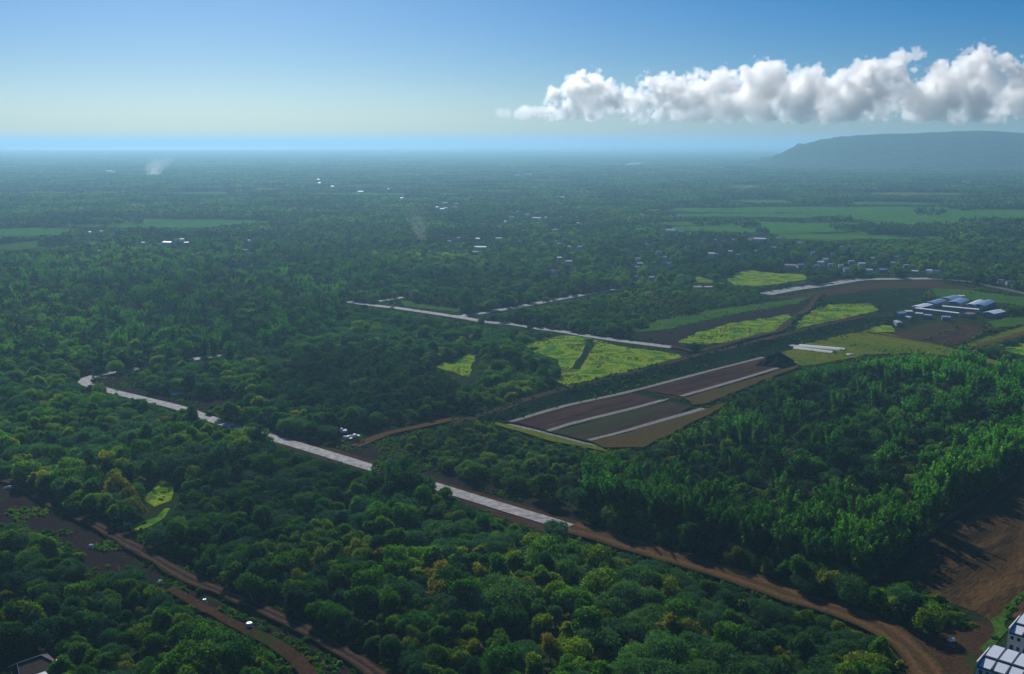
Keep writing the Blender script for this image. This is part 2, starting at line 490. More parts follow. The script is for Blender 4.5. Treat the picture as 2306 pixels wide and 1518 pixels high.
sheet('painted_shade_verge', [(2320, 1030), (2420, 1000), (2420, 1075), (2306, 1075), (2030, 1290), (1990, 1320), (1945, 1320), (2100, 1200)], M['dark_dirt'], rag=.5)  # verge soil kept dark so its colour carries the bamboo's shadow band
sheet('dirt_junction', [(1905, 1372), (1960, 1392), (2050, 1420), (2110, 1430), (2180, 1400), (2262, 1396), (2250, 1440), (2200, 1490), (2165, 1540), (2010, 1540), (2045, 1500), (2030, 1470), (1985, 1430)], M['dirt'], rag=.5)
sheet('sand_patch', [(2290, 1352), (2306, 1338), (2420, 1290), (2420, 1370), (2320, 1392), (2272, 1392)], M['red_dirt'], rag=.3)
sheet('grass_verge', [(2230, 1398), (2262, 1372), (2306, 1330), (2306, 1345), (2275, 1380), (2262, 1402), (2270, 1420), (2235, 1462), (2215, 1470), (2205, 1462), (2240, 1425)], M['field_green'], rag=.4)

# crops and grass
CLEAR.append(np.array([(980, 818), (1066, 798), (1080, 800), (1072, 872), (1040, 868)], float))
CLEAR.append(np.array([(340, 1076), (405, 1080), (398, 1135), (385, 1160), (330, 1196), (296, 1196), (300, 1178), (345, 1160), (320, 1132), (334, 1100)], float))
sheet('crop_field', [(361, 1083), (395, 1087), (385, 1128), (347, 1142), (326, 1128), (343, 1104)], M['field'], rag=.4)
sheet('grass_patch', [(298, 1184), (330, 1172), (352, 1166), (372, 1146), (384, 1146), (372, 1166), (330, 1190), (306, 1196)], M['field'], rag=.4)
sheet('grass_patch', [(360, 1236), (388, 1218), (404, 1222), (398, 1240), (368, 1242)], M['field_green'], rag=.3)
sheet('crop_field', [(1180, 776), (1215, 766), (1263, 756), (1312, 759), (1330, 762), (1409, 782), (1526, 797), (1540, 806), (1461, 830), (1374, 852), (1253, 874), (1235, 872), (1262, 842), (1255, 810), (1225, 800), (1195, 790)], M['field'], rag=1.5)
strip('field_track', [(1327, 764), (1329, 775), (1322, 792), (1312, 808), (1296, 832)], (6, 5), M['slope'], clear=False, wob=.3)
sheet('crop_field', [(975, 826), (1052, 797), (1075, 800), (1062, 823), (1056, 850), (1030, 842)], M['field'], rag=1)
sheet('crop_field', [(1527, 772), (1565, 752), (1645, 728), (1777, 708), (1784, 727), (1763, 746), (1652, 768), (1593, 777)], M['field'], rag=1.5)
sheet('crop_field', [(1788, 730), (1830, 700), (1863, 686), (1957, 683), (1980, 699), (1888, 720), (1795, 742)], M['field'], rag=1.5)
sheet('grass_field', [(1410, 752), (1480, 722), (1600, 698), (1740, 680), (1830, 668), (1800, 684), (1650, 708), (1500, 742)], M['field_green'], rag=2)
sheet('grass_field', [(1850, 672), (1960, 652), (2090, 652), (2060, 690), (1990, 704), (1975, 685), (1860, 682)], M['slope'], rag=2)
sheet('grass_field', [(2095, 650), (2180, 654), (2290, 668), (2330, 672), (2330, 690), (2230, 682), (2110, 668)], M['field_green'], rag=2)
sheet('crop_field', [(1560, 622), (1603, 630), (1606, 640), (1566, 636)], M['field'], rag=2)
sheet('crop_field', [(1625, 626), (1679, 607), (1731, 614), (1811, 618), (1822, 630), (1714, 645), (1660, 644)], M['field'], rag=2)
sheet('olive_field', [(1756, 797), (1810, 775), (1888, 757), (1947, 745), (2000, 752), (2096, 775), (2150, 786), (2306, 830), (2420, 850), (2420, 860), (2160, 806), (2075, 795), (1954, 800), (1840, 822), (1790, 824)], M['field_olive'], rag=1)
sheet('grass_field', [(1945, 744), (1975, 732), (2010, 734), (2015, 748), (1975, 750)], M['field'], rag=1)
sheet('bare_lot', [(2012, 752), (2090, 728), (2170, 728), (2120, 748), (2068, 769)], M['plot'], rag=.8)
sheet('bare_lot', [(2078, 770), (2130, 750), (2182, 732), (2225, 742), (2190, 760), (2158, 776)], M['plot'], rag=.8)
sheet('grass_field', [(2252, 789), (2306, 772), (2420, 745), (2420, 820), (2306, 801)], M['field'], rag=1)
sheet('grass_field', [(2170, 778), (2225, 758), (2306, 735), (2420, 710), (2420, 726), (2306, 756), (2215, 782)], M['field_olive'], rag=1)
sheet('grass_field', [(2225, 725), (2306, 710), (2420, 700), (2420, 708), (2306, 732), (2240, 740)], M['field_green'], rag=1)
strip('dirt_path', [(1950, 748), (2065, 768), (2130, 778), (2193, 788)], 5, M['track'], wob=.2, clear=False)
strip('dirt_path', [(2066, 768), (2110, 754), (2168, 734)], 5, M['track'], wob=.2, clear=False)
strip('dirt_path', [(2420, 715), (2306, 751), (2240, 770), (2195, 784), (2200, 796), (2250, 808), (2306, 820), (2420, 850)], 6, M['track_red'], wob=.2, clear=False)
sheet('grass_field', [(903, 678), (940, 681), (1038, 697), (1030, 704), (960, 696), (908, 689)], M['field_green'], rag=1)
# farther fields
sheet('far_field', [(-120, 560), (0, 551), (100, 540), (230, 534), (210, 545), (60, 562), (-120, 572)], M['field_green'], rag=4)
sheet('far_field', [(90, 504), (200, 491), (360, 494), (540, 497), (700, 496), (560, 504), (449, 514), (200, 512)], M['field_far'], rag=6)
sheet('far_field', [(-100, 520), (60, 514), (180, 516), (120, 530), (-100, 536)], M['field_far'], rag=6)
sheet('far_field', [(1869, 484), (1947, 470), (2277, 472), (2420, 478), (2420, 488), (2250, 496), (2146, 520), (2031, 528), (2060, 505), (1960, 498)], M['field_far'], rag=6)
sheet('far_field', [(1733, 526), (1790, 520), (1853, 528), (1960, 522), (1930, 536), (1874, 544), (1780, 538)], M['field_green'], rag=5)
sheet('far_field', [(1225, 546), (1240, 540), (1320, 536), (1318, 545), (1260, 549)], M['field_far'], rag=3)
sheet('far_field', [(1055, 566), (1100, 558), (1106, 562), (1070, 569)], M['field_far'], rag=2)

for k_ in range(34):
    py_ = 338 + 40 * k_ / 34 + rng.uniform(0, 190) * (k_ % 3 > 0) + 60
    px_ = rng.uniform(0, 2306)
    if py_ > 455: px_, py_ = rng.uniform(1650, 2306), rng.uniform(455, 535)
    c_ = G(px_, py_)
    L_, D_ = rng.uniform(60, 260), rng.uniform(25, 90)
    pts_ = []
    for a_ in np.linspace(0, 2 * math.pi, 9)[:-1]:
        q_ = rng.uniform(.7, 1.15)
        X_, Y_, _ = project(np.array([c_.x + math.cos(a_) * L_ * q_]), np.array([c_.y + math.sin(a_) * D_ * q_]), np.zeros(1))
        pts_.append((float(X_[0]), float(Y_[0])))
    sheet('far_field', pts_, M['field_far' if k_ % 3 else 'field_olive'], rag=5)

# plots beyond the bamboo wood
sheet('ploughed_plot', [(1152, 952), (1270, 918), (1375, 894), (1440, 884), (1530, 898), (1420, 924), (1236, 975)], M['plot'], rag=.3)
sheet('ploughed_plot', [(1240, 977), (1425, 926), (1510, 906), (1560, 918), (1515, 944), (1325, 998)], M['plot'], rag=.3)
sheet('grass_plot', [(1330, 998), (1400, 982), (1520, 946), (1600, 920), (1640, 905), (1620, 925), (1450, 1012), (1360, 1012)], M['plot_brown'], rag=.5)
sheet('ploughed_plot', [(1442, 882), (1600, 840), (1720, 808), (1790, 822), (1650, 862), (1532, 896)], M['plot'], rag=.3)
sheet('grass_plot', [(1540, 900), (1650, 868), (1795, 824), (1800, 830), (1690, 872), (1590, 912), (1560, 916)], M['plot_brown'], rag=.5)
sheet('grass_verge', [(1112, 954), (1256, 988), (1356, 1013), (1372, 1022), (1250, 1000), (1120, 962)], M['field_olive'], rag=.4)
strip('pale_lane', [(1150, 954), (1269, 919), (1372, 896), (1447, 878), (1600, 838), (1718, 808)], 3.2, M['lane'], thick=.15, wob=.1)
strip('pale_lane', [(1234, 975), (1300, 955), (1431, 922), (1506, 902)], 3.2, M['lane'], thick=.15, wob=.1)
strip('pale_lane', [(1534, 896), (1650, 863), (1793, 819)], 3.2, M['lane'], thick=.15, wob=.1)
strip('pale_lane', [(1325, 996), (1397, 978), (1515, 944), (1584, 924)], 3.2, M['lane'], thick=.15, wob=.1)
strip('pale_lane', [(1119, 953), (1180, 966), (1256, 985), (1356, 1010)], 5, M['lane'], thick=.15, wob=.1, z=.26)
strip('drain_ditch', [(1430, 886), (1500, 902), (1552, 914)], 7, M['slope'], wob=.2)

# roads
strip('concrete_road', [(330, 828), (278, 835), (222, 845), (192, 855), (194, 865), (231, 877), (320, 899), (398, 918), (470, 943), (545, 967), (630, 992), (733, 1022.5), (832, 1053), (900, 1073), (970, 1093), (1083, 1128), (1243, 1177), (1287, 1191)], 7.0, M['concrete'], thick=.25, z=.34, wob=.06)
strip('dirt_road', [(1284, 1191), (1400, 1224), (1500, 1254), (1620, 1290), (1750, 1336), (1870, 1374), (1960, 1408), (2030, 1452), (2075, 1500), (2110, 1560)], (13, 10), M['track_red'], wob=.5)
strip('dirt_track', [(-60, 1070), (0, 1083), (35, 1091), (128, 1146), (208, 1184), (250, 1209), (317, 1243), (388, 1287), (484, 1335), (567, 1368), (700, 1430), (780, 1478), (860, 1530)], 5.0, M['track'], wob=.3)
CLEAR.append(np.array([(215, 1172), (300, 1214), (400, 1264), (500, 1318), (590, 1356), (720, 1414), (800, 1460), (900, 1525), (880, 1560), (780, 1500), (690, 1440), (560, 1380), (480, 1345), (380, 1297), (300, 1245), (215, 1195)], float))
strip('dirt_track', [(388, 1330), (460, 1377), (531, 1416), (603, 1446), (660, 1490), (700, 1535)], 3.6, M['dirt'], wob=.4)
strip('dirt_track', [(800, 1010), (860, 985), (930, 968), (1030, 945)], 6, M['track_red'], wob=.3)
strip('concrete_road', [(781, 680), (854, 690), (899, 695), (1021, 713), (1100, 726), (1163, 732), (1211, 740), (1263, 747), (1374, 765), (1513, 783)], 8.5, M['concrete'], thick=.25, z=.36, wob=.1)
strip('concrete_road', [(850, 679), (880, 674), (925, 668)], 8, M['concrete'], thick=.25, z=.36, wob=.1)
strip('concrete_road', [(1030, 714), (1062, 709), (1118, 700), (1191, 687), (1298, 667), (1392, 652)], 9, M['concrete'], thick=.25, z=.36, wob=.1)
strip('concrete_road', [(423, 811), (450, 808), (500, 799)], 8, M['concrete'], thick=.25, z=.36, wob=.1)
strip('concrete_road', [(1562, 646), (1604, 646)], 9, M['concrete'], thick=.25, z=.36, wob=.1)
strip('concrete_road', [(1722, 663), (1790, 651), (1845, 644), (1930, 631), (1980, 629), (2094, 628)], (16, 13), M['concrete'], thick=.25, z=.36, wob=.1)
strip('grey_road', [(2094, 628), (2180, 635), (2306, 661), (2420, 690)], 9, M['grey_road'], thick=.2, z=.30, wob=.1)
strip('dirt_track', [(1513, 783), (1545, 790), (1575, 794), (1662, 770), (1755, 748)], 5, M['track'], wob=.2)
strip('dirt_track', [(1755, 748), (1785, 722), (1820, 695), (1845, 664)], 6, M['track'], wob=.3, clear=False)
strip('far_lane', [(100, 541), (160, 538), (230, 536)], 14, M['lane'], clear=False)

BANK_TOP = []
def dyke():
    """long earth bank with a track on its crown and a dark grass slope towards the plots"""
    Hd = 4.0
    top = spline([G(a, b, Hd).to_2d() for a, b in ((1000, 940), (1100, 922), (1194, 897), (1253, 880), (1381, 849), (1475, 824), (1546, 806), (1600, 794), (1700, 770), (1800, 745), (1900, 722), (2010, 700))], 8)
    BANK_TOP.extend(top)
    prof = [(6.0, 0.0, 0), (3.2, 1.0, 0), (2.4, 1.0, 0.1), (-2.4, 1.0, .9), (-3.4, 0.97, 1), (-8, 0.55, 1), (-13, 0.16, 1), (-20, 0.05, 1), (-30, 0.01, 1)]
    vs, fs, ac, mi = [], [], [], []
    for i, p in enumerate(top):
        d = (top[min(i + 1, len(top) - 1)] - top[max(i - 1, 0)]).normalized()
        nn = Vector((-d.y, d.x))
        e = min(1, i / 6, (len(top) - 1 - i) / 6)
        for off, h, a in prof:
            q = p + nn * (off + random.gauss(0, .25))
            vs.append((q.x, q.y, 0.12 + h * Hd * e + random.gauss(0, .12) * (h > .02)))
            ac.append(a)
    k = len(prof)
    for i in range(len(top) - 1):
        for j in range(k - 1):
            fs.append((i * k + j, (i + 1) * k + j, (i + 1) * k + j + 1, i * k + j + 1)[::-1])
            mi.append(1 if j == 2 else 0)
    me = mesh('earth_bank', vs, fs, [M['slope'], M['track']], True, mi)
    at = me.attributes.new('across', 'FLOAT', 'POINT')
    at.data.foreach_set('value', np.asarray(ac, np.float32))
    tag(link('earth_bank', me), kind='structure')
    CLEAR.append(np.array([(1000, 944), (1100, 926), (1194, 898), (1253, 878), (1381, 846), (1475, 822), (1546, 803), (1700, 767), (1900, 720), (2010, 699), (2020, 712), (1900, 752), (1760, 792), (1718, 805), (1447, 876), (1150, 952), (1060, 948)], float))
dyke()


# far houses of the villages: plan place and roof width in plan units, by hamlet
HAMLETS = [
    ('near the pale middle clearing', [(1077, 543, 12), (1123, 542, 15), (1082, 562, 26), (1070, 574, 14), (1033, 541, 7), (1012, 549, 7), (1023, 515, 8), (1091, 508, 8), (1136, 503, 10), (1124, 516, 9), (1152, 493, 12), (1188, 487, 9), (1210, 495, 20), (1231, 494, 9), (1264, 492, 9), (1300, 507, 10), (1310, 509, 8), (1249, 522, 14), (1258, 555, 8), (1282, 561, 9), (1305, 561, 11), (1260, 587, 12), (1280, 595, 14), (1252, 618, 9), (1242, 617, 7), (1166, 480, 7), (1110, 528, 8), (1190, 519, 8)]),
    ('beside the yellow crop patch beyond the side road', [(1429, 577, 9), (1437, 589, 10), (1441, 600, 12), (1434, 608, 9), (1483, 573, 12), (1471, 598, 10), (1505, 600, 12), (1511, 523, 22), (1533, 526, 16), (1558, 528, 9), (1602, 577, 14), (1580, 549, 8), (1610, 546, 9), (1650, 545, 10), (1645, 572, 11), (1620, 560, 9), (1467, 632, 13), (1430, 631, 11), (1497, 585, 9), (1548, 560, 9), (1455, 556, 8)]),
    ('in the roadside village past the far concrete road', [(1712, 543, 32), (1690, 541, 10), (1752, 542, 12), (1701, 571, 9), (1740, 563, 14), (1775, 562, 12), (1800, 552, 10), (1662, 580, 12), (1612, 579, 11), (1780, 604, 30), (1802, 603, 16), (1838, 605, 12), (1848, 597, 14), (1858, 590, 12), (1870, 602, 10), (1895, 562, 10), (1893, 604, 10), (1916, 595, 12), (1940, 600, 14), (1958, 615, 13), (1985, 614, 26), (2010, 598, 12), (2018, 585, 9), (2060, 618, 14), (2090, 616, 16), (2110, 618, 12), (2252, 639, 11), (2271, 642, 9), (1930, 575, 9), (1876, 577, 10), (1830, 575, 10), (1965, 588, 9), (2040, 604, 9), (1905, 612, 10)]),
    ('in the hamlet below the long green field', [(344, 529, 8), (324, 552, 10), (379, 551, 22), (411, 544, 12), (420, 552, 10), (396, 545, 8), (225, 571, 9), (548, 569, 9), (556, 569, 7), (563, 547, 7), (230, 526, 9), (200, 528, 10), (505, 560, 7), (360, 556, 8)]),
    ('in the hazy town under the blue plain', [(997, 474, 10), (1002, 460, 12), (1030, 462, 8), (1025, 470, 9), (985, 470, 7), (813, 434, 13), (748, 422, 10), (718, 406, 9), (720, 414, 8), (905, 449, 7), (876, 428, 9), (453, 461, 6), (244, 386, 12), (256, 388, 10), (1263, 446, 7), (1270, 447, 8), (1254, 445, 6), (1028, 462, 9), (1004, 472, 8), (1190, 394, 16), (1165, 396, 12), (2180, 414, 12), (2168, 411, 8), (1690, 423, 14)]),
]
HOUSES = []
for _h, _l in HAMLETS:
    for _u, _v, _w in _l:
        _p = G(_u, _v)
        _m = _w / FOC * _p.y
        HOUSES.append((_h, _p, min(max(_m * rng.uniform(.85, 1.1), 5.5), 34)))
        _t = 5.0 / _p.y * FOC
        CLEAR.append(np.array([(_u - _w * .55, _v - _t - 1), (_u + _w * .55, _v - _t - 1), (_u + _w * .55, _v + 1), (_u - _w * .55, _v + 1)], float))

# ------------------------------------------------------------------ mask of the open land, in plan
MX0, MY0, MS = -60.0, 380.0, 1.0
MW = 2500
gx = MX0 + (np.arange(MW) + .5) * MS
gy = MY0 + (np.arange(int(1300 / MS)) + .5) * MS
MASK = np.zeros((len(gy), MW), bool)

def fill(mask, poly):
    x, y = poly[:, 0], poly[:, 1]
    i0, i1 = np.searchsorted(gy, y.min()), np.searchsorted(gy, y.max())
    for i in range(i0, min(i1, len(gy))):
        yy = gy[i]
        x2, y2 = np.roll(x, -1), np.roll(y, -1)
        c = (y > yy) != (y2 > yy)
        xs = np.sort(x[c] + (yy - y[c]) * (x2[c] - x[c]) / (y2[c] - y[c]))
        for a, b in zip(xs[::2], xs[1::2]):
            mask[i, np.searchsorted(gx, a):np.searchsorted(gx, b)] = True
for p in CLEAR: fill(MASK, p)
for p in ([(2195, 1500), (2232, 1450), (2262, 1420), (2275, 1385), (2420, 1330), (2420, 1560), (2150, 1560)],
          [(0, 1500), (40, 1478), (105, 1468), (112, 1530), (0, 1530)],
          [(2005, 720), (2060, 690), (2150, 668), (2250, 680), (2270, 712), (2235, 728), (2020, 748)],
          [(1715, 825), (1745, 795), (1795, 822)], [(1770, 780), (1800, 775), (1925, 792), (1920, 802)]):
    fill(MASK, np.asarray(p, float))

def look(mask, u, v):
    i = ((v - MY0) / MS).astype(int)
    j = ((u - MX0) / MS).astype(int)
    ok = (i >= 0) & (i < mask.shape[0]) & (j >= 0) & (j < MW)
    r = np.zeros(u.shape, bool)
    r[ok] = mask[i[ok], j[ok]]
    return r

MASKF = np.zeros_like(MASK)
for p in FARF: fill(MASKF, p)

def zone(poly):
    m = np.zeros_like(MASK)
    fill(m, np.asarray(poly, float))
    return m

def blocked(x, y, h, wd, slack=0.0):
    """does a plant of this size stand in, or rise in front of, open land?"""
    b = np.zeros(x.shape, bool)
    for fx, fz in ((0, 0), (0, .5), (-.42, .6), (.42, .6), (0, .97 - slack), (-.24, .9 - slack), (.24, .9 - slack), (-.2, .3), (.2, .3)):
        u, v, _ = project(x + fx * wd, y, h * fz)
        b |= look(MASK, u, v) | (look(MASKF, u, v) & (vnoise(x, y, 120, 31) + .35 * vnoise(x, y, 40, 32) > .5))
    return b

def scatter(y0, y1, step, side=1.10, pad=30):
    ys = np.arange(y0, y1, step)
    xs_l, ys_l = [], []
    for yy in ys:
        hw = yy * 0.5014 * side + pad
        xs = np.arange(-hw, hw, step)
        xs_l.append(xs + rng.uniform(-.45, .45, len(xs)) * step)
        ys_l.append(np.full(len(xs), yy) + rng.uniform(-.45, .45, len(xs)) * step)
    return np.concatenate(xs_l), np.concatenate(ys_l)

def vnoise(x, y, scale, seed):
    r = np.random.default_rng(seed)
    T = r.random((64, 64))
    x, y = x / scale + 1000, y / scale + 1000
    i, j = np.floor(x).astype(int), np.floor(y).astype(int)
    f, g = x - i, y - j
    f, g = f * f * (3 - 2 * f), g * g * (3 - 2 * g)
    t = lambda a, b: T[a % 64, b % 64]
    return (t(i, j) * (1 - f) + t(i + 1, j) * f) * (1 - g) + (t(i, j + 1) * (1 - f) + t(i + 1, j + 1) * f) * g

# ------------------------------------------------------------------ plants: shapes
def unit(v): return v / np.maximum(np.linalg.norm(v, axis=1, keepdims=True), 1e-9)

def leaf_faces(p, nrm, size, aspect, r, along=None):
    """folded leaf-clump faces at points p, facing about nrm"""
    k = len(p)
    t = r.normal(0, 1, (k, 3)) if along is None else along + r.normal(0, .35, (k, 3))
    t = unit(t - nrm * (t * nrm).sum(1, keepdims=True))
    b = np.cross(nrm, t)
    s = (size * r.uniform(.6, 1.4, k))[:, None]
    fold = nrm * s * .22
    V = np.stack([p - t * s * .5, p + b * s * aspect * .5 - fold * .6, p + t * s * .5 - fold, p - b * s * aspect * .5 - fold * .6], 1).reshape(-1, 3)
    F = np.arange(4 * k).reshape(k, 4)
    return V, F

def crown_shape(seed, wd, h, base, lobes, n, leaf, flat=1.0, aspect=.8, top=0.0):
    r = np.random.default_rng(seed)
    a = r.uniform(0, 2 * np.pi, lobes) + np.arange(lobes) * 2.4
    q = np.sqrt((np.arange(lobes) + .5) / lobes)
    rad = q * wd * .36 * r.uniform(.75, 1.2, lobes) * (1 + .28 * np.sin(a + r.uniform(0, 6.28)) + .18 * np.sin(2 * a + r.uniform(0, 6.28)))
    R_ = wd * r.uniform(.11, .25, lobes) * (1.1 - .25 * q)
    zc = base + (h - base) * (.30 + .62 * np.sqrt(np.clip(1 - q ** 2 * (1 - top), 0, 1)) * flat) * r.uniform(.6, 1.15, lobes) - R_ * .5
    cen = np.stack([rad * np.cos(a), rad * np.sin(a), zc], 1)
    li = r.choice(lobes, n * 2, p=R_ ** 2 / (R_ ** 2).sum())
    d = unit(r.normal(0, 1, (n * 2, 3)) + np.array([0, 0, .25]))
    rr = R_[li] * np.where(r.random(n * 2) < .7, r.uniform(.72, 1.05, n * 2), r.uniform(.95, 1.4, n * 2))
    p = cen[li] + d * rr[:, None] * np.array([1, 1, .85])
    inside = np.zeros(n * 2, bool)
    for k in range(lobes):
        inside |= (np.linalg.norm((p - cen[k]) / np.array([1, 1, .85]), axis=1) < R_[k] * .78) & (li != k)
    keep = np.where(~inside & (p[:, 2] > base * .55))[0][:n]
    p, d = p[keep], d[keep]
    nr = unit(d + r.normal(0, .75, d.shape) + np.array([0, 0, .15]))
    return leaf_faces(p, nr, leaf, aspect, r)

def trunk_shape(seed, h, wd, rad=.28, limbs=4, fork=.45):
    r = random.Random(seed)
    mb = MB()
    x, y = r.uniform(-.3, .3), r.uniform(-.3, .3)
    mb.tube([(0, 0, -.3), (x * .4, y * .4, h * fork * .5), (x, y, h * fork), (x * 1.6, y * 1.6, h * .78)], [rad * 1.3, rad, rad * .8, rad * .3], 6)
    for i in range(limbs):
        a = 2 * math.pi * (i + r.random() * .6) / limbs
        l = wd * r.uniform(.25, .36)
        mb.tube([(x, y, h * fork * r.uniform(.8, 1.0)), (x + math.cos(a) * l * .5, y + math.sin(a) * l * .5, h * .58), (x + math.cos(a) * l, y + math.sin(a) * l, h * .74)], [rad * .6, rad * .4, rad * .15], 5)
    return mb

def bamboo_shape(seed, h=13.0):
    r = np.random.default_rng(seed)
    stems, P, N, A = MB(), [], [], []
    for i in range(15):
        a = r.uniform(0, 2 * np.pi)
        hh = h * r.uniform(.72, 1.05)
        lean = r.uniform(.6, 3.2)
        bx, by = r.normal(0, .7, 2)
        pts = [np.array([bx + math.cos(a) * lean * s ** 2.4, by + math.sin(a) * lean * s ** 2.4, hh * (s - .10 * s ** 4)]) for s in np.linspace(0, 1, 7)]
        stems.tube([tuple(p) for p in pts], [.07, .07, .06, .05, .04, .03, .015], 4)
        for s in np.linspace(.22, 1.0, 42):
            k = s * 6
            j = min(int(k), 5)
            c = pts[j] + (pts[j + 1] - pts[j]) * (k - j)
            m_ = 3
            b = r.uniform(0, 2 * np.pi, m_)
            spread = (1.25 - .75 * s) * r.uniform(.3, 1.0, m_)
            q = c + np.stack([np.cos(b) * spread, np.sin(b) * spread, r.normal(0, .25, m_) - spread * .25], 1)
            P.append(q)
            out = np.stack([np.cos(b), np.sin(b), np.full(m_, -.5)], 1)
            A.append(out)
            N.append(unit(np.stack([np.cos(b) * .5, np.sin(b) * .5, np.full(m_, .8)], 1) + r.normal(0, .45, (m_, 3))))
    P, N, A = np.concatenate(P), np.concatenate(N), np.concatenate(A)
    return stems, leaf_faces(P, N, .85, .42, r, A)

def palm_shape(seed, h=11.0):
    r = random.Random(seed)
    t = MB()
    lx, ly = r.uniform(-1, 1), r.uniform(-1, 1)
    t.tube([(lx * max(s, 0) ** 1.6, ly * max(s, 0) ** 1.6, h * s) for s in (-.02, .25, .5, .75, 1)], [.24, .17, .15, .14, .13], 7)
    V, F = [], []
    for i in range(20):
        a = 2 * math.pi * i / 20 + r.uniform(-.15, .15)
        el = r.choice([1.0, .7, .35, .1, -.2]) + r.uniform(-.1, .1)
        L = r.uniform(3.4, 4.4)
        p = Vector((lx, ly, h))
        d = Vector((math.cos(a) * math.cos(el), math.sin(a) * math.cos(el), math.sin(el)))
        side = Vector((-math.sin(a), math.cos(a), 0))
        for s in range(12):
            q = p + d * (L / 12)
            d = (d + Vector((0, 0, -.13))).normalized()
            wv = .95 * math.sin(math.pi * min(1, (s + 1.2) / 13)) ** .6
            for sg in (-1, 1):
                tip = q + side * sg * wv + d * .35 + Vector((0, 0, -.35 * wv))
                k = len(V)
                V += [p, q, tip + (q - p) * .25, tip - (q - p) * .25]
                F.append((k, k + 1, k + 2, k + 3))
            p = q
    return t, (np.array([tuple(v) for v in V]), np.array(F))

# each kind: list of (crown mesh, trunk mesh, joined mesh, width, height)
def make_kind(name, builds, leaf_mat, bark_mat):
    out = []
    for tr, (V, F), wd, h in builds:
        cm = mesh(name + '_crown', V, F, leaf_mat)
        tm = tr.data(name + '_trunk', bark_mat)
        k = len(tr.v)
        jv = tr.v + [tuple(v) for v in V.tolist()]
        jf = tr.f + [tuple(i + k for i in f) for f in F.tolist()]
        jm = mesh(name + '_whole', jv, jf, [bark_mat, leaf_mat], False, [0] * len(tr.f) + [1] * len(F))
        out.append((cm, tm, jm, wd, h))
    return out

KINDS = {
    'broadleaf_tree': make_kind('broadleaf_tree', [(trunk_shape(i, h, wd), crown_shape(10 + i, wd, h, h * .28, 15 + i, 4200, .52), wd, h)
                                for i, (wd, h) in enumerate([(9, 9.5), (10.5, 9), (8, 10), (11.5, 10.5)])], M['leaf_mid'], M['bark']),
    'spreading_tree': make_kind('spreading_tree', [(trunk_shape(20 + i, h, wd, .34, 6, .4), crown_shape(30 + i, wd, h, h * .45, 22 + i, 5200, .5, .9, .8, .35), wd, h)
                                for i, (wd, h) in enumerate([(13, 8.5), (15, 9), (12, 7.5)])], M['leaf_grey'], M['bark']),
    'mango_tree': make_kind('mango_tree', [(trunk_shape(40 + i, h, wd, .32), crown_shape(50 + i, wd, h, h * .18, 12 + i, 4200, .52), wd, h)
                                for i, (wd, h) in enumerate([(9, 10), (10.5, 11.5), (8, 9)])], M['leaf_dark'], M['bark']),
    'light_green_tree': make_kind('light_green_tree', [(trunk_shape(60 + i, h, wd, .2), crown_shape(70 + i, wd, h, h * .22, 9 + i, 2800, .48), wd, h)
                                for i, (wd, h) in enumerate([(6.5, 6.5), (8, 7.5), (9.5, 8)])], M['leaf_yellow'], M['bark']),
    'bamboo_clump': make_kind('bamboo_clump', [(*bamboo_shape(80 + i, h), 7.0, h) for i, h in enumerate((13, 14.5, 12))], M['leaf_bamboo'], M['leaf_bamboo']),
    'coconut_palm': make_kind('coconut_palm', [(*palm_shape(90 + i, h), 7.0, h + 1.5) for i, h in enumerate((9.5, 11, 12.5))], M['leaf_palm'], M['palm_bark']),
}
NAMES = list(KINDS)
W0 = [[b[3] for b in KINDS[n]] for n in NAMES]
H0 = [[b[4] for b in KINDS[n]] for n in NAMES]

# ------------------------------------------------------------------ plants: where they stand
WOOD = zone([(1300, 1040), (1330, 1010), (1400, 1000), (1500, 960), (1600, 920), (1750, 845), (1830, 815), (2000, 800), (2306, 838), (2420, 870), (2420, 1000), (2306, 1045), (1945, 1312), (1860, 1312), (1700, 1265), (1560, 1228), (1420, 1196), (1330, 1168), (1290, 1120)])
WOOD_IN = zone([(1400, 1075), (1440, 1040), (1560, 985), (1700, 915), (1850, 875), (2000, 868), (2306, 905), (2420, 930), (2306, 985), (2130, 1090), (1960, 1215), (1860, 1235), (1700, 1190), (1560, 1150), (1430, 1120)])
DARKWOOD = zone([(600, 880), (700, 800), (830, 800), (1000, 820), (1060, 880), (1020, 930), (850, 950), (640, 950)])
PALMS = zone([(-60, 560), (500, 560), (900, 600), (900, 660), (760, 670), (760, 760), (500, 830), (-60, 840)])
BUSHY = zone([(890, 1000), (960, 960), (1110, 965), (1300, 1020), (1330, 1100), (1300, 1145), (1150, 1100), (1000, 1055)])
BROWNISH = zone([(800, 1250), (1100, 1180), (1320, 1230), (1700, 1330), (1900, 1400), (1950, 1560), (900, 1560), (600, 1400)])
BESIDE_LANE = zone([(1180, 690), (1400, 650), (1720, 640), (1740, 680), (1600, 700), (1420, 740), (1220, 735)])

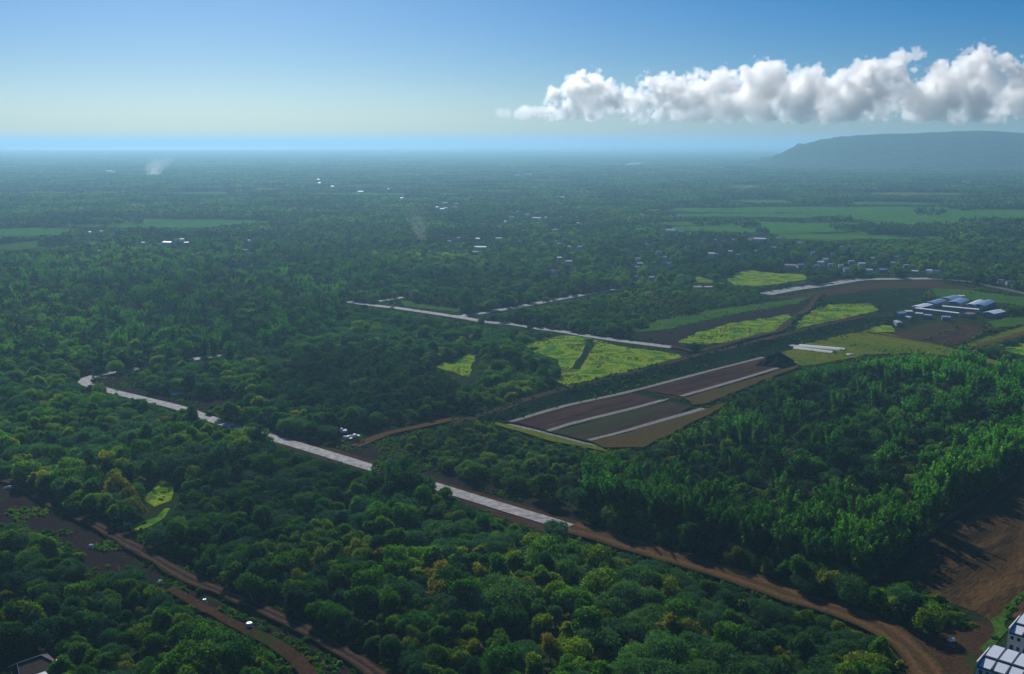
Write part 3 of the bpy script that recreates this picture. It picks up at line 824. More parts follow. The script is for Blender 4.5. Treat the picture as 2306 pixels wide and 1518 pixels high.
def choose(x, y):
    u, v, _ = project(x, y, np.zeros_like(x))
    k = len(x)
    q = rng.random(k)
    sp = np.zeros(k, int)
    n1, n2 = vnoise(x, y, 45, 3), vnoise(x, y, 30, 4)
    sp[(q < .22 + .5 * (n1 - .5))] = 1
    sp[(q > .93) | ((n2 > .78) & (q > .5))] = 2
    sp[(q > .55) & (q < .55 + .22 * (n2 < .35) + .06)] = 3
    z = look(BROWNISH, u, v)
    sp[z & (q > .45) & (q < .68)] = 3
    z = look(DARKWOOD, u, v)
    sp[z & (q < .88)] = 2
    z = look(PALMS, u, v)
    sp[z & (q > .58)] = 5
    sp[z & (q < .1)] = 4
    far = (y > 800)
    sp[far & (q > .84)] = 5
    z = look(BESIDE_LANE, u, v)
    sp[z] = np.where(q[z] < .75, 0, 3)
    win, wood = look(WOOD_IN, u, v), look(WOOD, u, v)
    sp[win] = np.select([q[win] < .22, q[win] < .58, q[win] < .76, q[win] < .84, q[win] < .92], [5, 0, 2, 3, 1], 4)
    sp[wood & ~win] = np.where(q[wood & ~win] < .9, 4, 0)
    z = look(BUSHY, u, v)
    sp[z] = np.select([q[z] < .45, q[z] < .6, q[z] < .8], [0, 2, 3], 1)
    return sp, wood, win

x, y = scatter(238, 1500, 5.0)
dens = np.where(y < 700, 1.0, .82)
keep = (rng.random(len(x)) < dens) & ((vnoise(x, y, 26, 41) > .2) | (rng.random(len(x)) < .25))
x, y = x[keep], y[keep]
sp, inwood, inner = choose(x, y)
var = rng.integers(0, 100, len(x))
nv_ = np.array([len(KINDS[n]) for n in NAMES])
var = var % nv_[sp]
wd = np.array([W0[s][v] * (.45 if s == 4 else 1) for s, v in zip(sp, var)])
ht = np.array([H0[s][v] for s, v in zip(sp, var)])
sc = rng.uniform(.5, .95, len(x)) * (.72 + .56 * vnoise(x, y, 38, 42)) * np.where(sp == 1, .95, 1.0)
u_, v_, _ = project(x, y, np.zeros_like(x))
sc *= np.where(look(BESIDE_LANE, u_, v_) | look(BUSHY, u_, v_), .6, 1.0)
sc *= np.where(inner & (sp != 5), .85, 1.0)
sc = np.where(sp == 4, rng.uniform(1.1, 1.32, len(sc)), sc)
alive = np.zeros(len(x), bool)
for f in (1.0, .72, .5, .34):
    todo = ~alive
    ok = todo & ~blocked(x, y, ht * sc * f * 1.1, wd * sc * f * 1.1)
    if f < .6: ok &= (sp < 4)
    sc[ok] *= f
    alive |= ok
# thin the crowded ones out by crown size
x, y, sp, var, sc, wd, ht = (a[alive] for a in (x, y, sp, var, sc, wd, ht))
order = np.argsort(-(wd * sc * rng.uniform(.7, 1.3, len(x))))
cell = {}
kept = []
for i in order:
    r_ = wd[i] * sc[i] * (.36 if sp[i] != 4 else .58)
    if sp[i] == 5: r_ *= .7
    cx, cy_ = int(x[i] // 8), int(y[i] // 8)
    hit = False
    for a in (-1, 0, 1):
        for b in (-1, 0, 1):
            for j, rj in cell.get((cx + a, cy_ + b), ()):
                if (x[i] - x[j]) ** 2 + (y[i] - y[j]) ** 2 < (.63 * (r_ + rj)) ** 2: hit = True; break
            if hit: break
        if hit: break
    if not hit:
        cell.setdefault((cx, cy_), []).append((i, r_))
        kept.append(i)
kept = np.array(kept)
x, y, sp, var, sc, wd, ht = (a[kept] for a in (x, y, sp, var, sc, wd, ht))
rot = rng.uniform(0, 2 * np.pi, len(x))
EXTRA = [  # plan base, kind, size: trees that partly hide the concrete road, and lone trees
    (846, 1146, 2, 1.25), (866, 1138, 4, 1.15), (884, 1150, 2, 1.3), (905, 1140, 4, 1.2), (918, 1148, 2, 1.2), (935, 1132, 4, 1.0), (950, 1136, 0, .9), (832, 1132, 4, .95), (1000, 1136, 0, .75), (985, 1128, 3, .7),
    (842, 1120, 2, 1.0), (862, 1122, 0, 1.2), (886, 1126, 4, 1.2), (912, 1126, 2, 1.2), (932, 1118, 4, 1.05), (955, 1118, 0, .85), (972, 1116, 4, .7), (898, 1118, 4, 1.1),
    (415, 958, 0, .8), (436, 966, 2, .8), (484, 986, 0, .6), (530, 998, 2, .6), (572, 1000, 0, 1.1), (596, 1010, 4, .9),
    (424, 962, 0, .9), (446, 972, 3, .7), (500, 992, 2, .5), (560, 1010, 0, 1.0), (584, 1012, 2, .9), (604, 1018, 0, .85), (352, 925, 3, .5), (222, 894, 0, .8), (205, 888, 2, .7), (262, 902, 0, .45), (300, 912, 3, .4), (318, 914, 0, .4),
    (425, 884, 2, 1.35), (1052, 700, 2, 1.5), (1250, 1215, 1, .75), (1238, 1222, 3, .7), (1222, 868, 2, .9), (1250, 862, 0, .9), (1200, 850, 0, 1.1), (1165, 850, 2, 1.1), (1150, 830, 0, 1.2), (1120, 850, 0, 1.1),
    (880, 692, 0, .5), (1085, 735, 0, .6), (1180, 738, 0, .6), (1198, 745, 2, .7), (1330, 662, 0, .5), (1230, 684, 0, .6), (1360, 658, 0, .5)]
ex = np.array([[*G(a, b).to_2d(), k_, c_] for a, b, k_, c_ in EXTRA])
es = ex[:, 2].astype(int)
x, y, sp, sc = np.r_[x, ex[:, 0]], np.r_[y, ex[:, 1]], np.r_[sp, es], np.r_[sc, ex[:, 3]]
var = np.r_[var, np.arange(len(es)) % nv_[es]]
wd, ht = (np.array([W[a][b] for a, b in zip(sp, var)]) for W in (W0, H0))
rot = np.r_[rot, rng.uniform(0, 6.28, len(es))]
shape = np.stack([sc * rng.uniform(.8, 1.25, len(x)), sc * rng.uniform(.8, 1.25, len(x)), sc * rng.uniform(.8, 1.25, len(x))], 1)
print('trees', len(x), np.bincount(sp))

LINES = [(txt, np.array([tuple(p) for p in spline([G(a, b).to_2d() for a, b in pl], 6)]), dd) for txt, dd, pl in (
    ('lining the concrete road past its bend', 17, [(192, 855), (231, 877), (320, 899), (398, 918)]),
    ('half hiding the middle of the concrete road', 17, [(430, 930), (470, 943), (545, 968), (630, 993)]),
    ('lining the near side of the concrete road', 19, [(640, 996), (738, 1020), (832, 1054), (900, 1073), (970, 1092), (1083, 1128), (1287, 1192)]),
    ('lining the wide brown dirt road', 18, [(1320, 1200), (1500, 1254), (1750, 1336), (1960, 1408), (2075, 1500)]),
    ('lining the upper narrow dirt track', 15, [(-60, 1070), (35, 1091), (208, 1184), (317, 1243)]),
    ('lining the lower narrow dirt track', 15, [(388, 1287), (567, 1368), (780, 1478), (860, 1530)]),
    ('along the perimeter wall', 11, [(1945, 1312), (2306, 1046), (2420, 962)]),
    ('along the pale lane beside the ploughed plots', 20, [(1325, 1000), (1515, 948), (1793, 822)]),
    ('at the foot of the earth bank track', 16, [(1000, 940), (1194, 900), (1381, 851), (1546, 807)]))]
TOWARDS = [((195, 860), 'the road bend'), ((361, 1112), 'the yellow crop patch'), ((562, 1418), 'the white water tank'), ((40, 1110), 'the track clearing'), ((78, 1500), 'the maroon-roofed house'),
           ((1287, 1192), 'the concrete road end'), ((900, 1060), 'the gap in the road'), ((2200, 1480), 'the row houses'), ((1752, 822), 'the soil mound'), ((1945, 1312), 'the perimeter wall corner'),
           ((1130, 955), 'the pale lane corner'), ((790, 985), 'the pickup trucks'), ((1350, 810), 'the yellow-green field'), ((1050, 712), 'the far road fork'), ((2130, 700), 'the farm compound'),
           ((860, 1520), 'the lower track end'), ((1750, 1336), 'the brown road middle'), ((1450, 1000), 'the brown grass plot'), ((2290, 1060), 'the bare lot'), ((460, 806), 'the stub of road'), ((620, 990), 'the road straight')]
TW = np.array([tuple(G(*p).to_2d()) for p, t in TOWARDS])
MARKS = [((562, 1418), 'nearest the white water tank'), ((461, 1361), 'nearest the small white tank'), ((1287, 1192), 'nearest the end of the concrete road'),
         ((361, 1112), 'nearest the small yellow crop patch'), ((78, 1500), 'nearest the maroon-roofed house'), ((405, 893), 'nearest the white dump truck'),
         ((1752, 822), 'nearest the tall soil mound'), ((2143, 1443), 'nearest the tarpaulin on the junction'), ((2210, 1480), 'nearest the white row houses'),
         ((1945, 1312), 'nearest the corner of the perimeter wall'), ((270, 1290), 'nearest the leaning pole in the clearing'), ((1030, 830), 'nearest the small yellow-green field end'),
         ((1120, 955), 'nearest the corner of the pale lanes'), ((195, 860), 'nearest the bend of the concrete road'), ((798, 986), 'nearest the parked pickup trucks'), ((264, 1166), 'nearest the bulky tarpaulin heap'),
         ((1050, 712), 'nearest the fork of the far roads'), ((460, 806), 'nearest the stub of pale road in woodland')]

# -------- single trees that show largest, 300 of a kind, each an object with trunk and crown
LOOKS = {
    'broadleaf_tree': 'rounded mid green broadleaf tree',
    'spreading_tree': 'wide flat-topped grey-green tree',
    'mango_tree': 'dense dark round-crowned tree',
    'light_green_tree': 'small yellow-green leafy tree',
    'bamboo_clump': 'tall feathery bamboo clump',
    'coconut_palm': 'drooping coconut palm',
}
CATS = {'broadleaf_tree': 'tree', 'spreading_tree': 'tree', 'mango_tree': 'tree', 'light_green_tree': 'tree', 'bamboo_clump': 'bamboo', 'coconut_palm': 'palm tree'}
AREAS = [
    (zone([(890, 950), (1115, 950), (1360, 1020), (1300, 1045), (1330, 1180), (1000, 1070)]), 'between the pale lanes and concrete road'),
    (WOOD_IN, 'inside the walled wood'),
    (WOOD, 'edging the walled wood'),
    (zone([(-200, 1170), (190, 1210), (200, 1290), (380, 1330), (700, 1518), (700, 1700), (-200, 1700)]), 'below the narrow dirt track'),
    (zone([(-200, 860), (230, 885), (620, 1000), (960, 1105), (1290, 1200), (1200, 1300), (390, 1285), (130, 1145), (-200, 1080)]), 'between narrow track and concrete road'),
    (zone([(390, 1285), (1200, 1300), (1290, 1200), (2050, 1440), (2100, 1700), (860, 1700), (700, 1430)]), 'between narrow track and brown road'),
    (zone([(1940, 1300), (2500, 1250), (2500, 1600), (2000, 1450)]), 'by the dirt junction'),
    (zone([(250, 700), (1200, 700), (1250, 870), (1000, 960), (640, 990), (230, 870)]), 'between concrete road and earth bank'),
]
base_u, base_v, depth = project(x, y, np.zeros_like(x))
vis = (base_u > -40) & (base_u < PW + 40) & (base_v - ht * sc / depth * FOC < PH - 4)
size = ht * sc / depth * vis
single = np.zeros(len(x), bool)
for s, n in enumerate(NAMES):
    idx = np.where(sp == s)[0]
    idx = idx[np.argsort(-size[idx])][:295]
    idx = idx[size[idx] > 0]
    single[idx] = True
    per = [b for b in KINDS[n]]
    first = {}
    where = [next((t for z, t in AREAS if look(z, base_u[i:i + 1], base_v[i:i + 1])[0]), 'in the far woodland') for i in idx]
    where = [w_ + ' towards ' + TOWARDS[int(np.argmin(((TW - np.array([x[i], y[i]])) ** 2).sum(1)))][1] for w_, i in zip(where, idx)]
    area_of = list(where)
    for q, i in enumerate(idx):
        for txt, ln, dd in LINES:
            if np.min((ln[:, 0] - x[i]) ** 2 + (ln[:, 1] - y[i]) ** 2) < dd ** 2:
                where[q] = txt
                break
    taken = set()
    for mp_, txt in MARKS:
        g_ = G(*mp_)
        d2 = (x[idx] - g_.x) ** 2 + (y[idx] - g_.y) ** 2
        q = int(np.argmin(d2))
        if d2[q] < 70 ** 2 and q not in taken:
            taken.add(q)
            where[q] = txt
    for q, (i, wtext) in enumerate(zip(idx, where)):
        b = per[var[i]]
        if var[i] not in first:
            root = empty(n)
            tr = link('trunk' if n != 'bamboo_clump' else 'culms', b[1], root)
            cr = link('crown' if n != 'bamboo_clump' else 'foliage', b[0], root)
            first[var[i]] = (root, tr, cr)
        else:
            r0, t0, c0 = first[var[i]]
            root = r0.copy(); C.objects.link(root)
            for ch in (t0, c0):
                c2 = ch.copy(); C.objects.link(c2); c2.parent = root
        root.location = (x[i], y[i], 0)
        root.rotation_euler = (0, 0, rot[i])
        root.scale = shape[i]
        if len((LOOKS[n] + ' ' + wtext).replace('-', ' - ').split()) > 16: wtext = wtext.split(' towards ')[0]
        tag(root, LOOKS[n] + ' ' + wtext, CATS[n], n.replace('_', ' ') + 's ' + (area_of[q] if q in taken else wtext).split(' towards ')[0] + (' towards ' + wtext.split(' towards ')[1] if ' towards ' in wtext else ''))

# -------- all others: one object per stand, grown from the same plants
def hidden(name, meshes):
    c = bpy.data.collections.new(name)
    for i, me in enumerate(meshes):
        c.objects.link(bpy.data.objects.new('%s_%02d' % (name, i), me))
    return c

def instancer(name, coll, px_, py_, pz_, idx, rz, scl, tilt=None):
    me = bpy.data.meshes.new(name)
    me.from_pydata(np.stack([px_, py_, pz_], 1).tolist(), [], [])
    for nm, ty, val in (('pick', 'INT', idx.astype(np.int32)), ('turn', 'FLOAT', rz.astype(np.float32)), ('size', 'FLOAT_VECTOR', (scl if scl.ndim == 2 else np.stack([scl] * 3, 1)).astype(np.float32).ravel())):
        a = me.attributes.new(nm, ty, 'POINT')
        a.data.foreach_set('vector' if ty == 'FLOAT_VECTOR' else 'value', val)
    o = link(name, me)
    g = bpy.data.node_groups.new(name, 'GeometryNodeTree')
    g.interface.new_socket('Geometry', in_out='INPUT', socket_type='NodeSocketGeometry')
    g.interface.new_socket('Geometry', in_out='OUTPUT', socket_type='NodeSocketGeometry')
    N = g.nodes.new
    gi, go = N('NodeGroupInput'), N('NodeGroupOutput')
    ci = N('GeometryNodeCollectionInfo')
    ci.inputs['Collection'].default_value = coll
    ci.inputs['Separate Children'].default_value = True
    ci.inputs['Reset Children'].default_value = True
    ip = N('GeometryNodeInstanceOnPoints')
    ip.inputs['Pick Instance'].default_value = True
    def attr(nm, ty):
        a = N('GeometryNodeInputNamedAttribute')
        a.data_type = ty
        a.inputs['Name'].default_value = nm
        return next(s for s in a.outputs if s.enabled and s.name == 'Attribute')
    L = g.links.new
    L(gi.outputs[0], ip.inputs['Points'])
    L(ci.outputs[0], ip.inputs['Instance'])
    L(attr('pick', 'INT'), ip.inputs['Instance Index'])
    cx = N('ShaderNodeCombineXYZ')
    L(attr('turn', 'FLOAT'), cx.inputs['Z'])
    L(cx.outputs[0], ip.inputs['Rotation'])
    L(attr('size', 'FLOAT_VECTOR'), ip.inputs['Scale'])
    L(ip.outputs[0], go.inputs[0])
    md = o.modifiers.new('plants', 'NODES')
    md.node_group = g
    return o

rest = ~single
groups = {'woodland': [0, 1, 2, 3], 'bamboo_thicket': [4], 'palm_grove': [5]}
for nm, ss in groups.items():
    ms, offs = [], {}
    for s in ss:
        offs[s] = len(ms)
        ms += [b[2] for b in KINDS[NAMES[s]]]
    sel = rest & np.isin(sp, ss)
    idx = np.array([offs[s] + v for s, v in zip(sp[sel], var[sel])])
    o = instancer(nm, hidden(nm + '_source', ms), x[sel], y[sel], np.zeros(sel.sum()), idx, rot[sel], shape[sel])
    tag(o, {'woodland': 'mass of mixed green trees filling the land around the roads', 'bamboo_thicket': 'mass of feathery bamboo in the far woodland', 'palm_grove': 'mass of palms mixed through the far woodland'}[nm],
        {'woodland': 'forest', 'bamboo_thicket': 'bamboo', 'palm_grove': 'palms'}[nm], kind='stuff')

# undergrowth between the trees and low weeds on the open land
def bush_mesh(seed, wd, h, n, leaf, mat):
    V, F = crown_shape(seed, wd, h, 0.05, 5, n, leaf)
    return mesh('bush', V, F, mat)
BUSH = [bush_mesh(200 + i, 2.6, 1.8, 260, .45, M[m_]) for i, m_ in enumerate(('leaf_mid', 'leaf_mid', 'leaf_dark', 'leaf_yellow'))]
bx, by = scatter(240, 1000, 3.6)
bs = rng.uniform(.5, 1.5, len(bx))
ok = ~blocked(bx, by, .7 * bs, .9 * bs) & (rng.random(len(bx)) < np.where(by < 600, .8, .4))
bx, by, bs = bx[ok], by[ok], bs[ok]
o = instancer('undergrowth', hidden('bush_source', BUSH), bx, by, np.zeros(len(bx)), rng.integers(0, 4, len(bx)), rng.uniform(0, 6.28, len(bx)), bs)
tag(o, 'low green bushes growing under and between the trees', 'undergrowth', kind='stuff')
print('bushes', len(bx))

def weeds(name, polys, step, mats, smin, smax, prob, label, zf=None, thr=.38):
    """low tufts over open land"""
    src = [bush_mesh(300 + i, 1.5, .7, 70, .4, m_) for i, m_ in enumerate(mats)]
    X, Y = [], []
    mk = np.zeros_like(MASK)
    for p in polys: fill(mk, np.asarray(p, float))
    for p in polys:
        g = GA(p)
        n_ = int(np.prod(g.max(0) - g.min(0)) / step ** 2)
        a = rng.uniform(g.min(0), g.max(0), (n_, 2))
        uu, vv, _ = project(a[:, 0], a[:, 1], np.zeros(n_))
        inn = look(mk, uu, vv) & (rng.random(n_) < prob * np.clip(3.2 * (vnoise(a[:, 0], a[:, 1], 11, 11) - thr), 0, 1))
        X.append(a[inn, 0]); Y.append(a[inn, 1])
    X, Y = np.concatenate(X), np.concatenate(Y)
    if len(X) > 26000:
        pk = rng.choice(len(X), 26000, False); X, Y = X[pk], Y[pk]
    o = instancer(name, hidden(name + '_source', src), X, Y, np.full(len(X), .05) if zf is None else zf(X, Y), rng.integers(0, len(src), len(X)), rng.uniform(0, 6.28, len(X)), rng.uniform(smin, smax, len(X)))
    tag(o, label, 'weeds', kind='stuff')
    print(name, len(X))
weeds('weeds', [[(-60, 1085), (30, 1092), (128, 1150), (210, 1186), (300, 1240), (268, 1292), (205, 1288), (40, 1185)],
                [(300, 1262), (500, 1362), (850, 1535), (690, 1535), (520, 1420), (320, 1296)],
                [(230, 1180), (400, 1262), (590, 1352), (800, 1456), (900, 1525), (860, 1520), (690, 1425), (484, 1328), (300, 1230)],
                [(720, 1000), (880, 962), (1020, 938), (900, 1010), (1000, 1060), (1300, 1150), (1330, 1180), (1090, 1108), (850, 1036)],
                [(200, 850), (300, 850), (440, 900), (580, 896), (470, 922), (320, 890)],
                [(1300, 1200), (1500, 1245), (1750, 1325), (1950, 1395), (1900, 1400), (1700, 1345), (1480, 1268), (1300, 1215)],
                [(1945, 1320), (2030, 1290), (2140, 1360), (2250, 1400), (2180, 1420), (2060, 1400), (1960, 1370)],
                [(2215, 1470), (2235, 1425), (2262, 1372), (2320, 1330), (2280, 1385), (2265, 1430)]],
      1.4, [M['leaf_mid'], M['leaf_yellow'], M['leaf_mid'], M['leaf_bamboo']], .35, 1.5, .95, 'scattered green weeds and shrubs on the dirt beside the tracks')
BT = np.array([tuple(p) for p in BANK_TOP])
def bank_z(X, Y):
    k = np.argmin((X[:, None] - BT[None, :, 0]) ** 2 + (Y[:, None] - BT[None, :, 1]) ** 2, 1)
    k = np.clip(k, 1, len(BT) - 2)
    d = BT[k + 1] - BT[k - 1]
    d /= np.linalg.norm(d, axis=1, keepdims=True)
    off = -d[:, 1] * (X - BT[k, 0]) + d[:, 0] * (Y - BT[k, 1])
    return np.interp(-off, [-6, -3.2, 3.4, 8, 13, 20], [0, 4, 3.9, 2.2, .64, .2])
weeds('bank_shrubs', [[(1000, 948), (1253, 889), (1475, 834), (1700, 781), (2010, 708), (2015, 722), (1760, 792), (1447, 876), (1150, 952), (1060, 948)]],
      2.0, [M['leaf_dark'], M['leaf_mid'], M['leaf_dark']], .5, 1.8, .8, 'dark low shrubs covering the slope of the earth bank', bank_z, .3)
weeds('crop_tufts', [[(1180, 776), (1215, 764), (1312, 757), (1409, 780), (1532, 797), (1374, 856), (1253, 876), (1235, 874), (1262, 842), (1225, 800)],
                     [(1520, 774), (1565, 750), (1645, 726), (1780, 706), (1784, 729), (1763, 748), (1593, 779)], [(1786, 735), (1863, 684), (1975, 683), (1985, 699), (1888, 722), (1795, 744)],
                     [(361, 1083), (395, 1087), (385, 1128), (347, 1142), (326, 1128)], [(975, 826), (1052, 797), (1075, 800), (1056, 850)],
                     [(298, 1184), (372, 1146), (384, 1146), (306, 1196)]],
      2.0, [M['leaf_yellow'], M['leaf_bamboo'], M['leaf_yellow'], M['leaf_mid']], .3, 1.1, .8, 'bright green crop tufts in the open fields')
weeds('field_weeds', [[(1410, 752), (1480, 722), (1740, 680), (1830, 668), (1560, 790), (1430, 760)], [(1850, 672), (1960, 652), (2090, 652), (2060, 690), (1975, 704)],
                      [(1756, 800), (1888, 757), (1950, 745), (2110, 775), (2306, 830), (2075, 795), (1840, 822)], [(2095, 650), (2330, 672), (2330, 690), (2110, 668)],
                      [(1330, 998), (1520, 946), (1640, 905), (1450, 1012)], [(1540, 900), (1795, 824), (1690, 872), (1560, 916)], [(1152, 952), (1530, 898), (1325, 998)],
                      [(1112, 954), (1356, 1013), (1372, 1024), (1120, 964)], [(2012, 752), (2170, 728), (2225, 742), (2158, 776)], [(2170, 778), (2306, 735), (2420, 745), (2306, 801)]],
      2.6, [M['leaf_mid'], M['leaf_dark'], M['leaf_yellow'], M['leaf_mid']], .3, 1.3, .5, 'low grass tufts and weeds over the plots and open fields', None, .45)

# middle distance: clumps of simple trees
def clump_mesh(seed, span, count, n, leaf, hmin, hmax):
    r = np.random.default_rng(seed)
    Vs, Fs, mi, k = [], [], [], 0
    for i in range(count):
        wd_, h_ = r.uniform(6, 12), r.uniform(hmin, hmax)
        V, F = crown_shape(seed * 50 + i, wd_, h_, h_ * .2, 6, n, leaf)
        V = V + np.array([r.uniform(-.5, .5) * span, r.uniform(-.5, .5) * span, 0])
        Vs.append(V); Fs.append(F + k); k += len(V)
        mi += [int(r.choice(3, p=[.5, .3, .2]))] * len(F)
    return mesh('clump', np.concatenate(Vs), np.concatenate(Fs), [M['leaf_mid'], M['leaf_dark'], M['leaf_grey']], False, mi)
CL = [clump_mesh(400 + i, 24, 9, 130, 1.9, 7, 12) for i in range(8)]
cx, cy2 = scatter(1490, 5600, 21)
cs = rng.uniform(.75, 1.15, len(cx))
hh_ = 9 * cs
bl = blocked(cx, cy2, hh_, 24 * cs)
small = bl & ~blocked(cx, cy2, hh_ * .5, 12 * cs)
cs[small] *= .5
ok = (~bl | small) & (rng.random(len(cx)) < .55 + .9 * vnoise(cx, cy2, 90, 21))
cx, cy2, cs = cx[ok], cy2[ok], cs[ok]
o = instancer('distant_woodland', hidden('clump_source', CL), cx, cy2, np.zeros(len(cx)), rng.integers(0, 8, len(cx)), rng.uniform(0, 6.28, len(cx)), cs)
tag(o, 'hazy mass of trees covering the plain beyond the fields', 'forest', kind='stuff')
BL = [clump_mesh(430 + i, 150, 230, 14, 7.0, 7, 14) for i in range(5)]
fx, fy = scatter(5500, 16000, 125, 1.05)
ok = rng.random(len(fx)) < .5 + .8 * vnoise(fx, fy, 700, 22)
fx, fy = fx[ok], fy[ok]
o = instancer('horizon_woodland', hidden('far_clump_source', BL), fx, fy, np.zeros(len(fx)), rng.integers(0, 5, len(fx)), rng.uniform(0, 6.28, len(fx)), rng.uniform(.9, 1.1, len(fx)))
tag(o, 'faint blue mass of far woodland below the horizon', 'forest', kind='stuff')
print('clumps', len(cx), 'far', len(fx))

# ------------------------------------------------------------------ buildings
FR = (M['white_wall'], M['grey_wall'], M['white_roof'], M['trim_and_shade'], M['glass'])

def local(parent_obj, mb, name, mats, **k):
    return mb.build(name, mats, parent_obj, **k)

def row_house(loc, ang, units, label, uw=3.5, depth=12.2):
    """a terrace of two-storey houses: x runs along the row, y away from the street front"""
    root = empty('row_house', loc, ang)
    tag(root, label, 'row houses', 'white terraced rows by the dirt junction')
    L = units * uw
    b = MB()
    b.box(0, L, 0, depth * .40, 0, 5.7)
    b.box(0.002, L - .002, depth * .40 + .002, depth, 0, 6.5)
    local(root, b, 'wall', M['white_wall'])
    b = MB(); b.box(-.28, -.003, -.15, depth + .15, 0, 7.0)
    local(root, b, 'gable_wall', M['white_wall'])
    b = MB(); b.box(-.1, L + .1, depth * .40 - .32, depth * .40 + .32, 6.52, 6.86)
    local(root, b, 'gutter', M['trim_and_shade'])
    b = MB(); b.box(0, L, -.30, -.003, 5.35, 5.75)
    local(root, b, 'gutter', M['trim_and_shade'])
    pf = MB(); pf.hexa([(.28, .0, 5.78), (uw - .28, .0, 5.78), (uw - .28, depth * .4 - .4, 6.40), (.28, depth * .4 - .4, 6.40)], [(.28, .0, 5.86), (uw - .28, .0, 5.86), (uw - .28, depth * .4 - .4, 6.48), (.28, depth * .4 - .4, 6.48)])
    pb = MB(); pb.hexa([(.28, depth * .4 + .42, 6.62), (uw - .28, depth * .4 + .42, 6.62), (uw - .28, depth - .1, 7.0), (.28, depth - .1, 7.0)], [(.28, depth * .4 + .42, 6.70), (uw - .28, depth * .4 + .42, 6.70), (uw - .28, depth - .1, 7.08), (.28, depth - .1, 7.08)])
    fin = MB(); fin.hexa([(-.22, 0, 5.7), (.22, 0, 5.7), (.22, depth, 6.5), (-.22, depth, 6.5)], [(-.22, 0, 6.1), (.22, 0, 6.1), (.22, depth, 7.22), (-.22, depth, 7.22)])
    fm, bm_, nm = pf.data('roof_panel', M['white_roof']), pb.data('roof_panel', M['white_roof']), fin.data('party_wall', M['trim_and_shade'])  # party walls dark blue: shadow between the roof units put into their colour
    wf = MB(); wf.box(-.5, .5, -.06, -.004, -.6, .6)
    wg = MB(); wg.box(-.42, .42, -.09, -.062, -.52, .52)
    wfm, wgm = wf.data('window', M['white_wall']), wg.data('pane', M['glass'])
    d = MB(); d.box(-.45, .45, -.07, -.004, 0, 2.1)
    dm = d.data('door', M['trim_and_shade'])
    for i in range(units):
        for me, nme in ((fm, 'roof_panel'), (bm_, 'roof_panel'), (nm, 'party_wall')):
            link(nme, me, root, (i * uw, 0, 0))
        for wx, wz in ((.9, 4.3), (2.6, 4.3), (2.6, 1.5)):
            f = link('window', wfm, root, (i * uw + wx, 0, wz))
            link('pane', wgm, f)
        link('door', dm, root, (i * uw + .9, 0, .05))
    for wy in (2.2, 7.5):
        for wz in (1.5, 4.3):
            f = link('window', wfm, root, (-.282, wy, wz), R(-90))
            link('pane', wgm, f)
    # low yard wall in front
    b = MB(); b.box(-.2, L, -3.2, -3.0, 0, 1.3)
    local(root, b, 'yard_wall', M['grey_wall'])
    return root
E1 = R(48.5)
g1 = G(2201, 1498, 5.9)
row_house((g1.x, g1.y, 0), E1 - R(90), 7, 'white row of houses with pale sheet roofs split by dark gutters, nearer the bottom edge')
g2 = G(2273, 1422, 5.9)
row_house((g2.x, g2.y, 0), E1 - R(90), 6, 'white row of houses showing a front wall of dark windows, behind the other row')

def hip_house():
    p = G(78, 1508, 2)
    root = empty('hip_roof_house', (p.x, p.y, 0), R(45))
    tag(root, 'small house with maroon hip roof and grey lean-to roofs among dark trees', 'house')
    a, b_ = 5.2, 4.2
    m_ = MB(); m_.box(-a + .5, a - .5, -b_ + .5, b_ - .5, 0, 3.1)
    m_.build('wall', M['white_wall'], root)
    r_ = MB()
    r_.add([(-a, -b_, 3.0), (a, -b_, 3.0), (a, b_, 3.0), (-a, b_, 3.0), (-a + 1.0, 0, 5.4), (a - 3.2, 0, 5.4)], [(0, 1, 5, 4), (1, 2, 5), (2, 3, 4, 5), (3, 0, 4), (0, 3, 2, 1)])
    ro = r_.build('roof', M['red_roof'], root)
    rc = MB(); rc.tube([(-a + 1, 0, 5.43), (a - 3.2, 0, 5.43)], .12, 6)
    for q in ((-a, -b_), (-a, b_)): rc.tube([(-a + 1, 0, 5.43), (q[0], q[1], 3.05)], .10, 6)
    for q in ((a, -b_), (a, b_)): rc.tube([(a - 3.2, 0, 5.43), (q[0], q[1], 3.05)], .10, 6)
    rc.build('ridge_cap', M['grey_roof'], ro)
    l = MB(); l.hexa([(-a - .2, -b_ - 3.2, 2.2), (1.2, -b_ - 3.2, 2.2), (1.2, -b_ + .1, 2.8), (-a - .2, -b_ + .1, 2.8)], [(-a - .2, -b_ - 3.2, 2.3), (1.2, -b_ - 3.2, 2.3), (1.2, -b_ + .1, 2.9), (-a - .2, -b_ + .1, 2.9)])
    l.build('lean_to_roof', M['grey_roof'], root)
    l = MB(); l.hexa([(a - .1, -b_ - 1, 2.3), (a + 2.4, -b_ - 1, 2.0), (a + 2.4, 1, 2.0), (a - .1, 1, 2.3)], [(a - .1, -b_ - 1, 2.4), (a + 2.4, -b_ - 1, 2.1), (a + 2.4, 1, 2.1), (a - .1, 1, 2.4)])
    l.build('lean_to_roof', M['white_roof'], root)
    wl = MB(); wl.box(-a, 1.0, -b_ - 3.0, -b_ - 2.85, 0, 2.15); wl.box(a + 2.1, a + 2.25, -b_ - .8, .8, 0, 1.95)
    wl.build('lean_to_wall', M['grey_wall'], root)
    for wx in (-2.8, 2.6):
        w_ = MB(); w_.box(-.55, .55, -.06, -.004, -.5, .5)
        f = w_.build('window', M['white_wall'], root, (wx, -b_ + .5, 1.6))
        g_ = MB(); g_.box(-.46, .46, -.09, -.064, -.42, .42); g_.build('pane', M['glass'], f)
hip_house()

